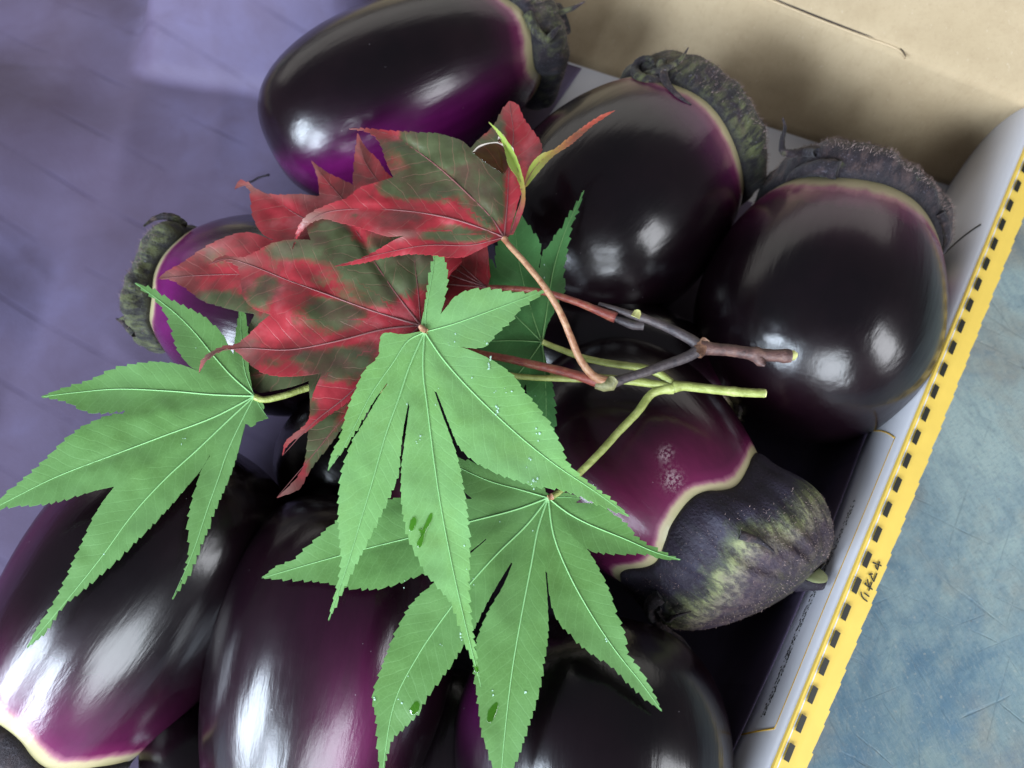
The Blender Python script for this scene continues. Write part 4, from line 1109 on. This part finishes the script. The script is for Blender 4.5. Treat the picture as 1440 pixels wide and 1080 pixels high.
# ------------------------------------------------------------------ twigs and petioles
def stick(name, path, r0, r1, mat, parent, wob=.04, n=12, knots=()):
    P = catmull([tuple(at(x, y, z)) for x, y, z in path], 8); m_ = len(P)
    rad = []
    for i in range(m_):
        f = i / (m_ - 1); r = r0 + (r1 - r0) * f
        for (kf, kw, kh) in knots: r *= 1 + kh * math.exp(-((f - kf) / kw) ** 2)
        rad.append(r)
    V, F = tube([Vector(p) for p in P], rad, n, wob=wob)
    return obj(name, V, F, mat, parent)
zt = .1035
stick('twig', [(1112, 501, zt), (1090, 500, zt), (1062, 498, zt), (1030, 493, zt), (1006, 491, zt), (984, 488, zt)], .0022, .0021, BARK, redsp, knots=((.08, .05, .18), (.40, .04, .28), (.97, .10, .30)))
V, F = tube([at(1110, 501, zt), at(1117, 499, zt + .0003), at(1120, 498, zt + .0002)], [.0017, .0016, .0008], 9, wob=.25)
tag(obj('cut_end', V, F, PITH, redsp), 'pale yellow cut end')
V, F = tube([at(1062, 500, zt), at(1070, 510, zt), at(1076, 514, zt)], [.0022, .0018, .0006], 9, wob=.12); obj('bud', V, F, BARK, redsp)
stick('twig_fork', [(986, 489, zt), (972, 478, zt), (950, 466, zt + .0005), (930, 457, zt + .001), (907, 448, zt + .0015), (890, 443, zt + .001), (866, 435, zt), (842, 428, zt - .001)], .0021, .0009, BARK2, redsp, knots=((.0, .06, .2), (.66, .07, .35)))
stick('bud', [(905, 458, zt), (888, 456, zt), (868, 449, zt), (852, 440, zt - .0005)], .0014, .0008, BARK2, redsp, knots=((.3, .3, .4),))
V, F = tube([at(893, 446, zt + .0025), at(896, 440, zt + .003), at(897, 437, zt + .003)], [.0016, .0015, .0009], 8, wob=.2)
tag(obj('leaf_scar', V, F, PITH, redsp), 'yellowish broken leaf scar')
stick('twig_fork', [(986, 490, zt), (970, 500, zt), (953, 507, zt), (930, 515, zt + .0006), (911, 522, zt + .001), (880, 532, zt + .0015), (860, 539, zt + .0015)], .0020, .0014, BARK2, redsp, knots=((.0, .06, .25), (.98, .1, .35)))
V, F = tube([at(993, 480, zt), at(985, 489, zt), at(980, 499, zt)], [.0019, .0029, .0020], 12, wob=.08); obj('node', V, F, NODE_M, redsp)
V, F = tube([at(863, 534, zt + .002), at(858, 540, zt + .002), at(848, 543, zt + .0015), at(838, 541, zt + .001)], [.0020, .0025, .0019, .0014], 12, wob=.10); obj('node', V, F, mat_bark('green_node', (.10, .10, .04), (.19, .18, .08), (.28, .27, .12)), redsp)
stick('petiole', [(856, 538, zt + .002), (838, 531, zt + .003), (826, 520, zt + .005), (813, 500, zt + .007), (801, 470, zt + .010), (786, 436, zt + .013), (766, 404, .1185), (739, 370, .119), (716, 345, .1182), (709, 335, .1178)], .00145, .0009, PET_OR, redsp, knots=((.0, .1, .3), (1.0, .05, .3)))
stick('petiole', [(852, 541, zt + .001), (822, 531, zt + .001), (790, 522, .1042), (755, 514, .1050), (716, 505, .1060), (680, 498, .1070), (640, 486, .1085), (592, 459, .1108)], .00175, .0010, PET_RED, redsp, knots=((.0, .12, .25),))
stick('petiole', [(866, 447, zt - .0005), (846, 439, zt - .0005), (822, 429, zt - .0005), (794, 419, .1035), (765, 411, .1040), (736, 407, .1050), (706, 405, .1055), (686, 404, .1050)], .0015, .0009, PET_RED, redsp, knots=((.0, .15, .3),))

zs = .0995
stick('stem', [(1075, 553, zs), (1050, 552, zs), (1027, 550, zs), (990, 546, zs), (962, 543, zs), (944, 544, zs)], .00155, .0017, PET_G, green, wob=.03, knots=((.36, .03, .14), (.95, .08, .3)))
V, F = tube([at(1074.5, 553, zs), at(1077, 553.3, zs)], [.0015, .0013], 12, wob=.05); tag(obj('cut_end', V, F, PITH, green), 'pale cut end of the stem')
stick('petiole', [(948, 543, zs), (938, 534, zs), (925, 525, zs), (907, 518, zs), (880, 514, zs), (852, 510, zs), (820, 503, zs), (790, 492, zs + .0005), (763, 481, .1003)], .0016, .0010, PET_G, green)
stick('petiole', [(948, 544, zs), (932, 542, zs), (905, 538, zs), (870, 534, zs - .0005), (820, 530, zs - .002), (720, 530, .0965), (600, 545, .0965), (520, 548, .0975), (470, 541, .0985), (438, 544, .0995), (400, 556, .1015), (372, 562, .1028), (358, 558, .1032)], .0015, .0011, PET_G, green)
stick('petiole', [(946, 546, zs), (930, 548, zs), (914, 556, zs), (896, 580, zs + .0005), (870, 607, zs + .001), (845, 635, zs + .002), (813, 667, zs + .003), (790, 690, .1038), (772, 700, .1048)], .0016, .0010, PET_G, green, knots=((.0, .1, .3),))
# hidden petiole carrying the top leaf
stick('petiole', [(870, 534, zs - .0002), (800, 533, .1000), (720, 528, .1040), (660, 510, .1100), (620, 485, .1140), (598, 468, .1160)], .0011, .0009, PET_G, green)
V, F = tube([at(600, 466, ZG1 + .0006), at(595, 463, ZG1 + .0004), at(591, 459, ZG1)], [.0009, .0011, .0008], 8); obj('petiole_joint', V, F, PET_OR, green)
V, F = tube([at(777, 698, .1052), at(771, 700, .1054)], [.0011, .0009], 8); obj('petiole_joint', V, F, PET_OR, green)

# ------------------------------------------------------------------ spray residue and water drops on the leaves
def specks(spots, zf, parent, seed):
    rnd = random.Random(seed); parts = []
    for (x, y, s) in spots:
        for _ in range(max(1, int(s))):
            cx = x + rnd.gauss(0, 1) * s * .9; cy = y + rnd.gauss(0, 1) * s * 1.4; k = rnd.randint(5, 8); r = rnd.uniform(.5, 1.5) * (.7 + s * .14)
            ring = [(cx + math.cos(6.283 * i / k) * r * rnd.uniform(.4, 1.3), cy + math.sin(6.283 * i / k) * r * rnd.uniform(.6, 1.7)) for i in range(k)]
            z = zf([p[0] for p in ring] + [cx], [p[1] for p in ring] + [cy])
            V = [at(p[0], p[1], zz + .00022) for p, zz in zip(ring, z[:-1])] + [at(cx, cy, z[-1] + .0003)]
            parts.append((V, [(i, (i + 1) % k, k) for i in range(k)]))
    V, F = join(parts)
    return tag(obj('dried_specks', V, F, RESID, parent), kind='stuff')
sp1 = [(687, 505, 4), (686, 518, 3), (697, 550, 2), (711, 547, 2), (722, 549, 2), (697, 575, 4), (700, 583, 2), (757, 612, 4), (741, 648, 3), (752, 675, 5), (749, 682, 3), (589, 617, 3), (586, 621, 2), (616, 548, 1), (573, 567, 1), (653, 770, 1), (655, 800, 1), (648, 893, 3), (614, 570, 1), (663, 532, 1), (684, 480, 2), (632, 483, 2), (640, 482, 1), (836, 682, 1), (545, 540, 1), (640, 470, 1)]
specks(sp1, zg1, l1, 3)
sp3 = [(703, 733, 1), (621, 906, 2), (561, 985, 2), (573, 951, 1), (693, 975, 2), (738, 978, 2), (852, 905, 2), (665, 815, 2), (525, 980, 2), (569, 824, 2), (749, 745, 1)]
specks(sp3, zg3, l3, 4)
sp2 = [(147, 781, 1), (276, 489, 1), (258, 620, 1), (255, 625, 1), (262, 617, 1)]
specks(sp2, zg2, l2, 5)
specks([(765, 375, 1), (766, 392, 1), (762, 410, 1), (752, 555, 1)], zg4, l4, 6)

def drop(ring, zf, h, label, seed=0, group='water drops on the maple leaves'):
    ring = resample(catmull(ring + [ring[0]], 5), 1.5)[:-1]
    cx = sum(p[0] for p in ring) / len(ring); cy = sum(p[1] for p in ring) / len(ring); k = len(ring)
    V, F = [], []
    lv = [(a_, math.sqrt(max(0, 1 - a_ * a_))) for a_ in (1.0, .985, .95, .89, .80, .68, .52, .34, .16)]
    for s, hh in lv:
        xs = [cx + (p[0] - cx) * s for p in ring]; ys = [cy + (p[1] - cy) * s for p in ring]
        z = zf(xs, ys)
        V += [at(x, y, zz + .00008 + h * hh) for x, y, zz in zip(xs, ys, z)]
    V.append(at(cx, cy, float(zf([cx], [cy])[0]) + h * 1.03))
    for j in range(len(lv) - 1):
        for i in range(k): F.append((j * k + i, j * k + (i + 1) % k, (j + 1) * k + (i + 1) % k, (j + 1) * k + i))
    F += [((len(lv) - 1) * k + i, (len(lv) - 1) * k + (i + 1) % k, len(V) - 1) for i in range(k)]
    return tag(obj('water_drop', V, F, WATER_R if zf is zr1 else WATER), label, 'water drop', group)
drop([(664, 214), (674, 204), (690, 200), (708, 200), (722, 208), (720, 226), (709, 244), (694, 236), (676, 224)], zr1, .0008, 'large shining water drop on the upper red leaf below its tip')
drop([(700, 192), (708, 188), (711, 196), (706, 203), (700, 199)], zr1, .0008, 'small water drop just above the large one on the upper red leaf')
drop([(577, 731), (582, 726), (586, 731), (584, 741), (579, 747), (575, 743)], zg1, .0004, 'small left water drop on the middle lobe of the top green leaf')
drop([(588, 744), (594, 743), (603, 724), (608, 722), (607, 732), (597, 752), (594, 766), (588, 770), (586, 763), (592, 755)], zg1, .0004, 'crooked streak of water on the middle lobe of the top green leaf')
drop([(666, 938), (672, 937), (674, 945), (668, 946)], zg1, .0004, 'tiny water drop at the tip of the top green leaf')
drop([(686, 1000), (694, 990), (700, 988), (699, 1000), (692, 1015), (685, 1014)], zg3, .0003, 'water drop low on the downward lobe of the bottom green leaf')
drop([(575, 998), (584, 986), (590, 990), (588, 1000), (580, 1006)], zg3, .0003, 'water drop near the tip of the lower left lobe of the bottom green leaf')
